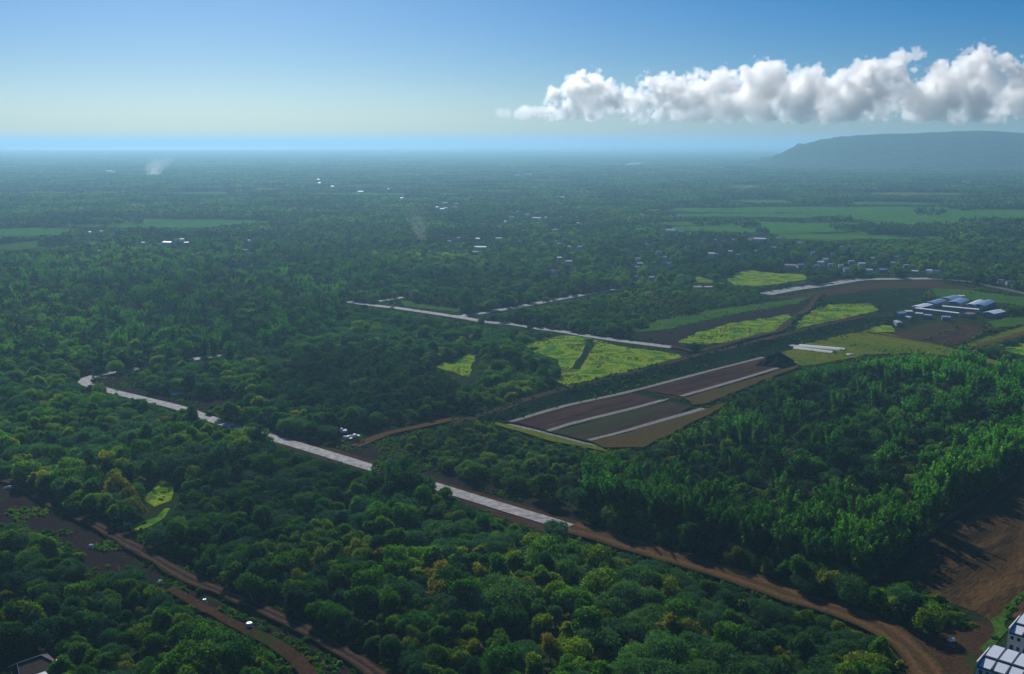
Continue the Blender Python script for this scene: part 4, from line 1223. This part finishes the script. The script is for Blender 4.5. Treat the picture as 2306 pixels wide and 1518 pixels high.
def shed(loc, ang, L, W, H, roofm, wallm, label, cat='shed', rise=.9, name='shed', group=None, arch=False, wall=True):
    root = empty(name, loc, ang)
    tag(root, label, cat, group)
    if wall:
        b = MB(); b.box(-L / 2 + .2, L / 2 - .2, -W / 2 + .2, W / 2 - .2, 0, H)
        b.build('wall', wallm, root)
    else:
        k = max(2, int(L / 5))
        b = MB()
        for i in range(k + 1):
            for sy in (-1, 1):
                b = MB(); xx = -L / 2 + .4 + (L - .8) * i / k
                b.box(xx - .12, xx + .12, sy * (W / 2 - .3) - .12, sy * (W / 2 - .3) + .12, 0, H)
                b.build('post', wallm, root)
    n = 8 if arch else 2
    pr = []
    for i in range(n + 1):
        t = i / n
        yy = -W / 2 + W * t
        zz = H + (math.sin(math.pi * t) if arch else 1 - abs(2 * t - 1)) * rise
        pr.append((yy, zz))
    r_ = MB()
    vs = [(sx * L / 2, yy, zz) for sx in (-1, 1) for yy, zz in pr] + [(sx * L / 2, yy, zz + .12) for sx in (-1, 1) for yy, zz in pr]
    m_ = n + 1
    fs = []
    for i in range(n):
        fs.append((2 * m_ + i, 3 * m_ + i, 3 * m_ + i + 1, 2 * m_ + i + 1))
        fs.append((i, i + 1, m_ + i + 1, m_ + i))
        for o_ in (0, 1): fs.append(((o_ * m_ + i, o_ * m_ + i + 1, (2 + o_) * m_ + i + 1, (2 + o_) * m_ + i))[::1 if o_ else -1])
    fs += [(0, m_, 3 * m_, 2 * m_), (n, 2 * m_ + n, 3 * m_ + n, m_ + n)]
    r_.add(vs, fs)
    ro = r_.build('roof', roofm, root)
    if not arch and wall:
        g_ = MB()
        for sx in (-1, 1):
            xx = sx * (L / 2 - .25)
            g_.add([(xx, -W / 2 + .25, H), (xx, W / 2 - .25, H), (xx, 0, H + rise * .92)], [(0, 1, 2)])
        g_.build('gable', wallm, root)
    return root

def between(p, q, z=0):
    a, b = G(*p, z), G(*q, z)
    c = (a + b) / 2
    d = b - a
    return (c.x, c.y, 0), math.atan2(d.y, d.x), d.length

# the farm compound of long sheds and blue greenhouses
GRP = 'sheds of the farm compound'
for p, q, W, H, mt, txt, ar, rs in (
        ((2062, 702), (2160, 714), 4.5, 3.2, 'pale_roof', 'long narrow pale-roofed shed on the near side of the farm compound', False, .5),
        ((2122, 698), (2205, 706), 5, 3.4, 'pale_roof', 'long narrow pale-roofed shed through the middle of the farm compound', False, .5),
        ((2062, 701), (2090, 694), 9, 3.5, 'white_roof', 'short pale shed at the near corner of the farm compound', False, .8),
        ((2092, 692), (2120, 684), 10, 3.2, 'blue_roof', 'blue-grey arched greenhouse above the near corner of the compound', True, 1.3),
        ((2126, 682), (2152, 676), 11, 3.2, 'blue_roof', 'blue-grey arched greenhouse at the back corner of the compound', True, 1.3),
        ((2146, 691), (2168, 682), 11, 3.2, 'blue_roof', 'blue-grey arched greenhouse in the middle of the compound back row', True, 1.3),
        ((2184, 697), (2208, 687), 9, 3.4, 'white_roof', 'white arched greenhouse beside the large blue one', True, 1.4),
        ((2202, 698), (2228, 687), 10, 3.4, 'blue_roof', 'large blue arched greenhouse at the end of the back row', True, 1.4),
        ((2224, 715), (2252, 709), 10, 3.4, 'white_roof', 'broad white-roofed barn at the end of the long shed', False, 1.2),
        ((2155, 674), (2170, 674), 6, 3.2, 'pale_roof', 'small pale-roofed hut behind the greenhouses', False, .6),
        ((2120, 721), (2140, 722), 6, 3, 'grey_roof', 'low grey-roofed hut before the long narrow shed', False, .6),
        ((2084, 717), (2096, 718), 6, 3, 'grey_roof', 'low grey hut facing the ploughed lot', False, .6),
        ((2018, 715), (2034, 713), 7, 3.5, 'blue_roof', 'blue-roofed hut at the outer corner of the compound by the bank', False, .8),
        ((2040, 709), (2050, 709), 6, 3.2, 'pale_roof', 'small bright hut beside the blue-roofed corner hut', False, .6),
        ((2044, 722), (2052, 724), 5, 3.2, 'grey_roof', 'small grey hut on the edge of the ploughed lot', False, .6),
        ((2172, 716), (2190, 714), 7, 3.2, 'rust_roof', 'rusty-roofed hut between the long sheds', False, .6),
        ((2064, 713), (2076, 714), 5, 3, 'pale_roof', 'tiny pale hut under the near long shed', False, .5),
        ((2018, 731), (2026, 736), 5, 3, 'grey_roof', 'grey hut alone beside the bright green grass square', False, .5)):
    l_, an, L = between(p, q)
    shed(l_, an, max(L, 6), W, H, M[mt], M['grey_wall'], txt, 'greenhouse' if ar else 'shed', rs, 'greenhouse' if ar else 'shed', GRP, ar)
# white covered seed beds
for k_, (p, q) in enumerate((((1778, 780), (1892, 789)), ((1788, 785), (1876, 795)), ((1800, 779), (1903, 788)))):
    l_, an, L = between(p, q)
    shed(l_, an, L, 5, .3, M['cover'], M['cover'], ('longest white covered seed bed beside the dark earth bank', 'white covered seed bed closest to the bamboo wood', 'white covered seed bed farthest from the bamboo wood')[k_], 'seed bed', .9, 'seed_bed', 'white covered seed beds in the olive field', True, True)

# village houses
roofs = ['pale_roof', 'white_roof', 'grey_roof', 'rust_roof', 'pale_roof', 'grey_roof', 'blue_roof', 'white_roof']
rtext = {'pale_roof': 'pale tin-roofed', 'white_roof': 'white-roofed', 'grey_roof': 'grey-roofed', 'rust_roof': 'rusty brown-roofed', 'blue_roof': 'blue-roofed', 'teal_roof': 'teal-roofed'}
for i, (hm, p, wdt) in enumerate(HOUSES):
    mt = roofs[int(rng.integers(len(roofs)))]
    if wdt > 26 and 'roadside' in hm: mt = 'teal_roof'
    long_ = 'long ' if wdt > 20 else ''
    shed((p.x, p.y, 0), rng.uniform(-.5, .5), wdt, min(wdt * .7, 11), 3.6 if wdt < 20 else 4.5, M[mt], M['white_wall' if i % 3 else 'grey_wall'],
         long_ + rtext[mt] + ' house ' + hm, 'house', 1.0, 'village_house', 'village houses ' + hm)

# perimeter wall along the bamboo
def panel_wall():
    a, b = G(1945, 1314).to_2d(), G(2420, 966).to_2d()
    d = b - a
    L = d.length
    root = empty('perimeter_wall', (a.x, a.y, 0), math.atan2(d.y, d.x))
    tag(root, 'grey panel wall running along the shaded foot of the bamboo wood', 'wall')
    pn = MB(); pn.box(.14, 3.86, -.06, .06, 0, 1.7)
    pm = pn.data('panel', M['mossy_wall'])
    po = MB(); po.box(-.13, .13, -.13, .13, 0, 1.9)
    om = po.data('post', M['mossy_wall'])
    for i in range(int(L / 4)):
        link('panel', pm, root, (i * 4, 0, 0)); link('post', om, root, (i * 4, 0, 0))
panel_wall()

def mound(name, p, rx, ry, h, ang, mat, label, cat, seed):
    r = np.random.default_rng(seed)
    nu, nr = 40, 12
    V, F = [(0, 0, h)], []
    ph = r.uniform(0, 6.28, 5)
    for j in range(1, nr + 1):
        t = j / nr
        for i in range(nu):
            a = 2 * math.pi * i / nu
            k = 1 + .12 * math.sin(3 * a + ph[0]) + .08 * math.sin(5 * a + ph[1])
            z = h * max(0, (1 - t ** 1.3)) * (1 + .18 * math.sin(4 * a + ph[2]) * t) + r.normal(0, .07 * h) * (t < .95)
            V.append((rx * t * k * math.cos(a), ry * t * k * math.sin(a), z if j < nr else -.1))
    for i in range(nu): F.append((0, 1 + i, 1 + (i + 1) % nu))
    for j in range(nr - 1):
        for i in range(nu):
            F.append((1 + j * nu + i, 1 + (j + 1) * nu + i, 1 + (j + 1) * nu + (i + 1) % nu, 1 + j * nu + (i + 1) % nu))
    o = link(name, mesh(name, V, F, mat), None, (p.x, p.y, .05), ang)
    return tag(o, label, cat)
mound('soil_mound', G(1752, 822), 17, 11, 7.5, R(45), M['dark_dirt'], 'tall dark soil mound at the far end of the ploughed plots', 'soil mound', 3)
mound('soil_mound', G(757, 1003), 6, 4, 2.2, R(20), M['dirt'], 'small brown soil mound beside the concrete road and red track', 'soil mound', 4)
mound('soil_mound', G(803, 1000), 9, 5, 2.0, R(-30), M['red_dirt'], 'low reddish soil mound where the track meets the clearing', 'soil mound', 5)
mound('soil_mound', G(1240, 886), 5, 4, 3.0, R(40), M['dark_dirt'], 'dark heap on the bank crown by the yellow crop field', 'soil mound', 6)

# vehicles and small things on the tracks
def wheel(root, x, y, r=.5):
    t = MB(); t.tube([(0, -.16, 0), (0, .16, 0)], r, 14)
    o = t.build('wheel', M['tyre'], root, (x, y, r))
    h = MB(); h.tube([(0, -.175, 0), (0, .175, 0)], r * .5, 10)
    h.build('rim', M['grey_wall'], o)

def dump_truck(p, ang, label, bed='paint_white'):
    root = empty('dump_truck', (p.x, p.y, .1), ang)
    tag(root, label, 'truck')
    b = MB(); b.box(-4.0, 2.2, -.55, .55, .75, 1.0); b.build('chassis', M['tyre'], root)
    b = MB(); b.hexa([(1.6, -1.15, .8), (3.7, -1.15, .8), (3.7, 1.15, .8), (1.6, 1.15, .8)], [(1.7, -1.1, 2.9), (3.2, -1.1, 2.9), (3.2, 1.1, 2.9), (1.7, 1.1, 2.9)])
    cab = b.build('cab', M['paint_white'], root)
    b = MB(); b.hexa([(3.47, -.95, 1.95), (3.53, -.95, 1.95), (3.53, .95, 1.95), (3.47, .95, 1.95)], [(3.27, -.95, 2.72), (3.33, -.95, 2.72), (3.33, .95, 2.72), (3.27, .95, 2.72)])
    b.build('windscreen', M['glass'], cab)
    b = MB()
    b.hexa([(-4.1, -1.2, 1.05), (1.4, -1.2, 1.05), (1.4, 1.2, 1.05), (-4.1, 1.2, 1.05)], [(-4.1, -1.2, 1.2), (1.4, -1.2, 1.2), (1.4, 1.2, 1.2), (-4.1, 1.2, 1.2)])
    for y0 in (-1.25, 1.17): b.box(-4.3, 1.45, y0, y0 + .08, 1.2, 2.5)
    b.box(1.37, 1.45, -1.17, 1.17, 1.2, 2.8); b.box(-4.3, -4.22, -1.17, 1.17, 1.2, 2.3)
    b.build('tipper_bed', M[bed], root)
    b = MB(); b.hexa([(-4.1, -1.1, 1.22), (1.3, -1.1, 1.22), (1.3, 1.1, 1.22), (-4.1, 1.1, 1.22)], [(-3.2, -.6, 2.6), (.6, -.6, 2.75), (.6, .6, 2.75), (-3.2, .6, 2.6)])
    b.build('load', M['cover'], root)
    for x_ in (2.7, -1.9, -3.1):
        for y_ in (-1.0, 1.0): wheel(root, x_, y_)
    for y_ in (-.85, .85):
        b = MB(); b.box(3.7, 3.76, y_ - .15, y_ + .15, 1.0, 1.25); b.build('headlight', M['white_wall'], root)
dump_truck(G(405, 893), R(35), 'white dump truck parked below the lone dark tree beside the concrete road')

def pickup(p, ang, label):
    root = empty('pickup_truck', (p.x, p.y, .1), ang)
    tag(root, label, 'pickup truck')
    b = MB()
    b.box(-2.5, 2.5, -.88, .88, .45, 1.05)
    b.hexa([(-.6, -.86, 1.05), (1.45, -.86, 1.05), (1.45, .86, 1.05), (-.6, .86, 1.05)], [(-.4, -.74, 1.75), (.75, -.74, 1.75), (.75, .74, 1.75), (-.4, .74, 1.75)])
    b.build('body', M['paint_white'], root)
    b = MB(); b.hexa([(1.38, -.72, 1.12), (1.43, -.72, 1.12), (1.43, .72, 1.12), (1.38, .72, 1.12)], [(.83, -.66, 1.68), (.88, -.66, 1.68), (.88, .66, 1.68), (.83, .66, 1.68)])
    b.build('windscreen', M['glass'], root)
    b = MB()
    for y0 in (-.88, .80): b.box(-2.5, -.62, y0, y0 + .08, 1.05, 1.4)
    b.box(-2.5, -2.42, -.8, .8, 1.05, 1.4)
    b.build('cargo_bed', M['paint_white'], root)
    for x_ in (-1.5, 1.6):
        for y_ in (-.8, .8): wheel(root, x_, y_, .38)
pickup(G(798, 986), R(20), 'white pickup truck parked on the dark clearing next to the red track')
pickup(G(783, 990), R(-35), 'white pickup truck nose out at the edge of the trees beside the clearing')

def excavator(p, ang, label, paint, s=1.0):
    root = empty('excavator', (p.x, p.y, .1), ang)
    root.scale = (s,) * 3
    tag(root, label, 'excavator')
    for y_ in (-1.15, 1.15):
        t = MB(); t.hexa([(-1.7, y_ - .3, 0), (1.7, y_ - .3, 0), (1.7, y_ + .3, 0), (-1.7, y_ + .3, 0)], [(-2.0, y_ - .3, .8), (2.0, y_ - .3, .8), (2.0, y_ + .3, .8), (-2.0, y_ + .3, .8)])
        t.build('crawler_track', M['tyre'], root)
    b = MB(); b.box(-2.0, 1.3, -1.25, 1.25, .9, 1.9); b.build('body', paint, root)
    b = MB(); b.hexa([(.1, .25, 1.9), (1.4, .25, 1.9), (1.4, 1.2, 1.9), (.1, 1.2, 1.9)], [(.2, .3, 3.0), (1.1, .3, 3.0), (1.1, 1.15, 3.0), (.2, 1.15, 3.0)]); cab = b.build('cab', paint, root)
    b = MB(); b.box(.3, 1.1, .215, .247, 2.1, 2.8); b.build('window', M['glass'], cab)
    b = MB(); b.tube([(1.1, -.4, 1.6), (3.2, -.4, 4.2), (4.9, -.4, 3.6)], [.32, .26, .2], 4); b.build('boom', paint, root)
    b = MB(); b.tube([(4.8, -.4, 3.8), (5.6, -.4, 1.5)], [.22, .15], 4); b.build('dipper_arm', paint, root)
    b = MB(); b.hexa([(5.2, -.9, .5), (6.0, -.9, .9), (6.0, .1, .9), (5.2, .1, .5)], [(5.2, -.9, 1.5), (5.9, -.9, 1.6), (5.9, .1, 1.6), (5.2, .1, 1.5)]); b.build('bucket', M['grey_wall'], root)
excavator(G(772, 977), R(200), 'pale excavator working at the tree edge above the dark clearing', M['paint_white'])

def tarp(p, L, W, h, ang, label, seed):
    """a creased sheet laid over something, its hem on the ground"""
    r = np.random.default_rng(seed)
    nx, ny = 13, 9
    V, F = [], []
    for i in range(nx):
        for j in range(ny):
            a, b = i / (nx - 1) * 2 - 1, j / (ny - 1) * 2 - 1
            e = max(abs(a), abs(b))
            V.append((a * L / 2 + r.normal(0, .08), b * W / 2 + r.normal(0, .08), h * (1 - e ** 2.6) * r.uniform(.8, 1.15) + .06))
    for i in range(nx - 1):
        for j in range(ny - 1): F.append((i * ny + j, (i + 1) * ny + j, (i + 1) * ny + j + 1, i * ny + j + 1))
    o = link('tarpaulin', mesh('tarpaulin', V, F, M['cover']), None, (p.x, p.y, .1), ang)
    md = o.modifiers.new('thickness', 'SOLIDIFY'); md.thickness = .03
    return tag(o, label, 'tarpaulin', 'white tarpaulins by the dirt tracks')
tarp(G(264, 1166), 3.4, 3.0, 1.6, .3, 'bulky white tarpaulin heap at the grass by the track bend', 1)
tarp(G(281, 1183), 5.0, 2.0, .9, .5, 'long white tarpaulin lying beside the track bend', 2)
tarp(G(205, 1232), 2.2, 1.6, .9, .2, 'small white tarpaulin at the edge of the turned soil', 3)
tarp(G(361, 1312), 1.7, 1.2, .7, .9, 'small pale tarpaulin beside the track middle, by bushes', 4)
tarp(G(20, 1100), 4.0, 1.6, 1.0, .6, 'pale tarpaulin under the upper end of the dirt track', 5)
tarp(G(2143, 1443), 2.4, 1.5, .7, .3, 'whitish tarpaulin lying on the dirt junction near the row houses', 6)
tarp(G(1916, 799), 6, 3, .8, .2, 'pale tarpaulin in the olive field past the seed beds', 7)

def tank(p, r, h, label, base=True):
    root = empty('water_tank', (p.x, p.y, .05))
    tag(root, label, 'water tank')
    b = MB(); b.tube([(0, 0, .5), (0, 0, .5 + h * .9), (0, 0, .5 + h)], [r, r, r * .7], 18); b.build('barrel', M['paint_white'], root, smooth=False)
    b = MB(); b.tube([(0, 0, .5 + h), (0, 0, .6 + h)], r * .3, 12); b.build('lid', M['grey_wall'], root)
    b = MB(); b.box(-r * 1.1, r * 1.1, -r * 1.1, r * 1.1, 0, .49); b.build('base', M['rust_roof'], root)
tank(G(562, 1418), .95, 1.7, 'white water tank on a rusty base beside the lower dirt track')
tank(G(461, 1361), .6, 1.2, 'small white water tank on the dark verge between the two tracks')

def pole(a, b, label, rad=.09):
    pa, pb = a, b
    root = MB()
    d = pb - pa
    root.tube([(0, 0, -.2), tuple(d * .5), tuple(d)], [rad * 1.2, rad, rad * .8], 8)
    o = root.build('wooden_pole', M['cover'], None, tuple(pa))
    tag(o, label, 'pole')
pole(G(272, 1293), G(265, 1272, 2.2), 'pale leaning pole at the edge of the turned soil clearing')
pole(G(575, 1360), G(560, 1334, 2.5), 'thin pale leaning pole among bushes above the dirt track')

# ------------------------------------------------------------------ clouds, smoke, haze
HAZE_TOP = max(top_hill, CAM_H) + 3.0

def volume_mat(name, color, aniso, dens=1.0, attr='density'):
    m = bpy.data.materials.new(name)
    m.use_nodes = True
    n = m.node_tree.nodes
    n.remove(n['Principled BSDF'])
    v = n.new('ShaderNodeVolumePrincipled')
    v.inputs['Color'].default_value = (*color, 1)
    v.inputs['Density'].default_value = dens
    v.inputs['Density Attribute'].default_value = attr
    v.inputs['Anisotropy'].default_value = aniso
    m.node_tree.links.new(v.outputs[0], n['Material Output'].inputs['Volume'])
    return m

def cloud_volume(name, puffs, lo, hi, vox, mat, peak, nscale, amp, classes, base=None, soft=.16, billow=()):
    """a cumulus grown from puffs: the nearest puff of each size class gives the body, noise carves the billows"""
    me = bpy.data.meshes.new(name)
    me.from_pydata([tuple(p[:3]) for p in puffs], [], [])
    at = me.attributes.new('size_class', 'INT', 'POINT')
    at.data.foreach_set('value', np.array([p[3] for p in puffs], np.int32))
    seeds = bpy.data.objects.new(name + '_puffs', me)
    vd = bpy.data.volumes.new(name)
    vd.materials.append(mat)
    o = link(name, vd)
    g = bpy.data.node_groups.new(name, 'GeometryNodeTree')
    g.interface.new_socket('Geometry', in_out='INPUT', socket_type='NodeSocketGeometry')
    g.interface.new_socket('Geometry', in_out='OUTPUT', socket_type='NodeSocketGeometry')
    N, L = g.nodes.new, g.links.new
    go = N('NodeGroupOutput')
    gi = N('GeometryNodeObjectInfo')
    gi.inputs['Object'].default_value = seeds
    seed_points = next(s for s in gi.outputs if s.name == 'Geometry')
    pos = N('GeometryNodeInputPosition')
    def mth(op, a, b=0.0, clamp=False):
        m_ = N('ShaderNodeMath'); m_.operation = op; m_.use_clamp = clamp
        for i, v in enumerate((a, b)):
            if hasattr(v, 'is_output'): L(v, m_.inputs[i])
            else: m_.inputs[i].default_value = v
        return m_.outputs[0]
    val = None
    for c, rad in enumerate(classes):
        if not any(p[3] == c for p in puffs): continue
        sep = N('GeometryNodeSeparateGeometry'); sep.domain = 'POINT'
        na = N('GeometryNodeInputNamedAttribute'); na.data_type = 'INT'; na.inputs['Name'].default_value = 'size_class'
        eq = N('FunctionNodeCompare'); eq.data_type = 'INT'; eq.operation = 'EQUAL'
        ints = [s for s in eq.inputs if s.type == 'INT' and s.enabled] or [s for s in eq.inputs if s.type == 'INT']
        L(next(s for s in na.outputs if s.enabled and s.name == 'Attribute'), ints[0])
        ints[1].default_value = c
        L(seed_points, sep.inputs[0]); L(eq.outputs[0], sep.inputs[1])
        pr = N('GeometryNodeProximity'); pr.target_element = 'POINTS'
        L(sep.outputs[0], pr.inputs[0])
        dist = next(s for s in pr.outputs if s.name == 'Distance')
        s_ = mth('SUBTRACT', 1.0, mth('DIVIDE', dist, rad))
        s_ = mth('MULTIPLY', s_, rad / classes[0] * .6 + .4)
        val = s_ if val is None else mth('MAXIMUM', val, s_)
    for sc_, am in nscale:
        nz = N('ShaderNodeTexNoise'); nz.inputs['Scale'].default_value = sc_; nz.inputs['Detail'].default_value = 4; nz.inputs['Roughness'].default_value = .6
        L(pos.outputs[0], nz.inputs['Vector'])
        val = mth('ADD', val, mth('MULTIPLY', mth('SUBTRACT', nz.outputs[0], .5), am * amp))
    for sc_, am in billow:
        vo = N('ShaderNodeTexVoronoi'); vo.inputs['Scale'].default_value = sc_; vo.inputs['Detail'].default_value = 1.0
        L(pos.outputs[0], vo.inputs['Vector'])
        val = mth('ADD', val, mth('MULTIPLY', mth('SUBTRACT', .45, vo.outputs['Distance']), am))
    d = mth('DIVIDE', mth('SUBTRACT', val, -.04), soft, True)
    if base is not None:
        sx = N('ShaderNodeSeparateXYZ'); L(pos.outputs[0], sx.inputs[0])
        nb = N('ShaderNodeTexNoise'); nb.inputs['Scale'].default_value = .0016; L(pos.outputs[0], nb.inputs['Vector'])
        zb = mth('ADD', sx.outputs['Z'], mth('MULTIPLY', mth('SUBTRACT', nb.outputs[0], .5), base[1] * 2))
        d = mth('MULTIPLY', d, mth('DIVIDE', mth('SUBTRACT', zb, base[0]), base[1], True))
    d = mth('MULTIPLY', d, peak)
    vc = N('GeometryNodeVolumeCube')
    L(d, vc.inputs['Density'])
    vc.inputs['Min'].default_value = lo
    vc.inputs['Max'].default_value = hi
    for ax, i in (('X', 0), ('Y', 1), ('Z', 2)):
        vc.inputs['Resolution ' + ax].default_value = max(8, int((hi[i] - lo[i]) / vox))
    sm = N('GeometryNodeSetMaterial'); sm.inputs['Material'].default_value = mat
    L(vc.outputs[0], sm.inputs['Geometry']); L(sm.outputs[0], go.inputs[0])
    md = o.modifiers.new('billows', 'NODES'); md.node_group = g
    return o

CD = 20000.0
def sky_at(px, py, dy=0.0):
    v, u = (py - PH / 2) / FOC, (px - PW / 2) / FOC
    t = (CD + dy) / (CP - v * SP)
    return (u * t, CD + dy, CAM_H - t * (SP + v * CP))
cloud_m = volume_mat('cloud_vapour', (1, 1, 1), .7)
PUFF = [(1330, 190, 34), (1296, 205, 34), (1262, 222, 26), (1345, 228, 42), (1400, 228, 40), (1300, 245, 34), (1260, 252, 20),
        (1470, 188, 34), (1450, 214, 40), (1515, 218, 44), (1555, 240, 44), (1440, 245, 36),
        (1580, 184, 26), (1606, 202, 36), (1640, 190, 32), (1600, 236, 46), (1650, 240, 44),
        (1704, 160, 24), (1722, 188, 44), (1768, 210, 52), (1705, 238, 44), (1775, 248, 36),
        (1826, 196, 44), (1880, 190, 38), (1865, 236, 48), (1830, 250, 34),
        (1938, 166, 32), (1990, 156, 36), (2044, 128, 26), (2026, 164, 40), (1965, 208, 54), (2050, 220, 54), (1960, 248, 38),
        (2184, 140, 36), (2212, 128, 24), (2150, 180, 44), (2228, 180, 56), (2290, 166, 42), (2100, 206, 50), (2200, 232, 48), (2300, 224, 52), (2120, 252, 34), (2270, 256, 30),
        (1350, 262, 22), (1420, 262, 24), (1500, 258, 26), (1580, 262, 24), (1660, 262, 24), (1740, 264, 24), (1800, 264, 24), (1900, 264, 26), (2000, 264, 26), (2080, 264, 26), (2160, 262, 28), (2240, 264, 28), (1700, 215, 40), (1580, 215, 36), (1820, 225, 44), (1920, 230, 44), (2080, 240, 44), (2140, 225, 44), (1230, 250, 16), (2370, 175, 50), (2380, 230, 50), (2440, 215, 55), (2500, 235, 45)]
cls = [470.0, 320.0, 190.0]
def puffs_of(lst, spread=420):
    out = []
    for px, py, r in lst:
        rm = r / FOC * CD * 1.12
        c = int(np.argmin([abs(rm - k_) for k_ in cls]))
        q = sky_at(px, py, rng.uniform(-spread, spread))
        out.append((*q, c))
        for e in range(3):
            a = rng.uniform(-.3, math.pi + .3)
            q2 = sky_at(px + math.cos(a) * r * .8, py - math.sin(a) * r * .62, rng.uniform(-spread, spread) * .8 - 100)
            out.append((*q2, min(c + 1, 2)))
    return out
zb = sky_at(1800, 281)[2]
pf = puffs_of(PUFF)
lo = (sky_at(1210, 0)[0], CD - 1050, HAZE_TOP + 20)
hi = (sky_at(2540, 0)[0], CD + 1050, sky_at(0, 84)[2])
o = cloud_volume('cloud_bank', pf, lo, hi, 19.0, cloud_m, .009, [(.0013, .9), (.010, .65)], 1.0, cls, (zb, 110.0), .06, [(.0022, .5), (.006, .55)])
tag(o, 'long bank of billowing white cumulus with grey hollows above the mountain', 'cloud')
for k_, (lst, x0, x1, y0, txt) in enumerate((
        ([(1183, 256, 15), (1168, 258, 10), (1205, 252, 11)], 1135, 1235, 228, 'small grey-white cloud puff just off the thin end of the bank'),
        ([(1128, 254, 9), (1142, 256, 8)], 1100, 1160, 235, 'faintest tiny cloud wisp beyond the thin end of the bank'))):
    pf = []
    for px, py, r in lst:
        pf.append((*sky_at(px, py), 0 if r > 12 else 1))
    o = cloud_volume('cloud_puff', pf, (sky_at(x0, 0)[0], CD - 220, HAZE_TOP + 25), (sky_at(x1, 0)[0], CD + 220, sky_at(0, y0)[2]), 18.0, cloud_m, (.006, .003)[k_], [(.006, .8), (.012, .4)], 1.0, [170.0, 110.0], (sky_at(0, 272)[2], 40.0), .3)
    tag(o, txt, 'cloud')

def smoke(p, w0, w1, h, drift, dens, label, seed):
    """a leaning plume of thin smoke rising from a field fire"""
    V, F, nn, mm = [], [], 14, 14
    r = random.Random(seed)
    for j in range(mm):
        t = j / (mm - 1)
        for i in range(nn):
            a = 2 * math.pi * i / nn
            ww = (w0 + (w1 - w0) * t ** .8) * (.9 + .2 * r.random())
            V.append((drift * t ** 1.3 + ww * math.cos(a), ww * .6 * math.sin(a), .5 + h * t))
    for j in range(mm - 1):
        for i in range(nn): F.append((j * nn + i, j * nn + (i + 1) % nn, (j + 1) * nn + (i + 1) % nn, (j + 1) * nn + i))
    F += [tuple(range(nn))[::-1], tuple(range((mm - 1) * nn, mm * nn))]
    m = volume_mat('smoke_%d' % seed, (.93, .96, 1.0), .3, dens, '')
    t = m.node_tree
    tc = t.nodes.new('ShaderNodeTexCoord')
    ns = noise(t, tc.outputs['Object'], 3.2 / w1, 4, .6, .8)
    sx = t.nodes.new('ShaderNodeSeparateXYZ')
    t.links.new(tc.outputs['Generated'], sx.inputs[0])
    fade = maths(t, 'POWER', maths(t, 'SUBTRACT', 1.0, sx.outputs['Z'], clamp=True), 1.3)
    rr = maths(t, 'MULTIPLY', maths(t, 'SUBTRACT', ns.outputs[0], .36), 3.5, clamp=True)
    so = t.nodes.new('ShaderNodeSeparateXYZ')
    t.links.new(tc.outputs['Object'], so.inputs[0])
    tt = maths(t, 'DIVIDE', so.outputs['Z'], h, clamp=True)
    ww = maths(t, 'ADD', maths(t, 'MULTIPLY', maths(t, 'POWER', tt, .8), w1 - w0), w0)
    qx = maths(t, 'DIVIDE', maths(t, 'SUBTRACT', so.outputs['X'], maths(t, 'MULTIPLY', maths(t, 'POWER', tt, 1.3), drift)), ww)
    qy = maths(t, 'DIVIDE', so.outputs['Y'], maths(t, 'MULTIPLY', ww, .6))
    fall = maths(t, 'SUBTRACT', 1.0, maths(t, 'ADD', maths(t, 'MULTIPLY', qx, qx), maths(t, 'MULTIPLY', qy, qy)), clamp=True)
    d = maths(t, 'MULTIPLY', maths(t, 'MULTIPLY', maths(t, 'MULTIPLY', rr, fade), fall), dens * 1.6)
    t.links.new(d, next(n_ for n_ in t.nodes if n_.type == 'PRINCIPLED_VOLUME').inputs['Density'])
    o = link('smoke_plume', mesh('smoke_plume', V, F, m), None, (p.x, p.y, 0))
    tag(o, label, 'smoke')
smoke(G(342, 399), 22, 75, 85, 55, .045, 'white smoke plume rising from the hazy plain under the bright horizon', 1)
smoke(G(953, 556), 4, 22, 55, -14, .022, 'thin blue smoke column rising among the trees near the middle hamlet', 2)
smoke(G(1405, 375), 18, 80, 30, 130, .03, 'low white smoke streak on the far plain beyond the village', 3)

# the air itself
HX = FAR * 1.15
hb = MB(); hb.box(-HX, HX, -2500, HX, -4.2, HAZE_TOP)
hm = volume_mat('haze_air', (.40, .74, 1.0), .4, 1.25e-4, '')
hm.cycles.homogeneous_volume = True
tag(hb.build('haze', hm), 'thin blue air over the plain', 'haze', kind='stuff')
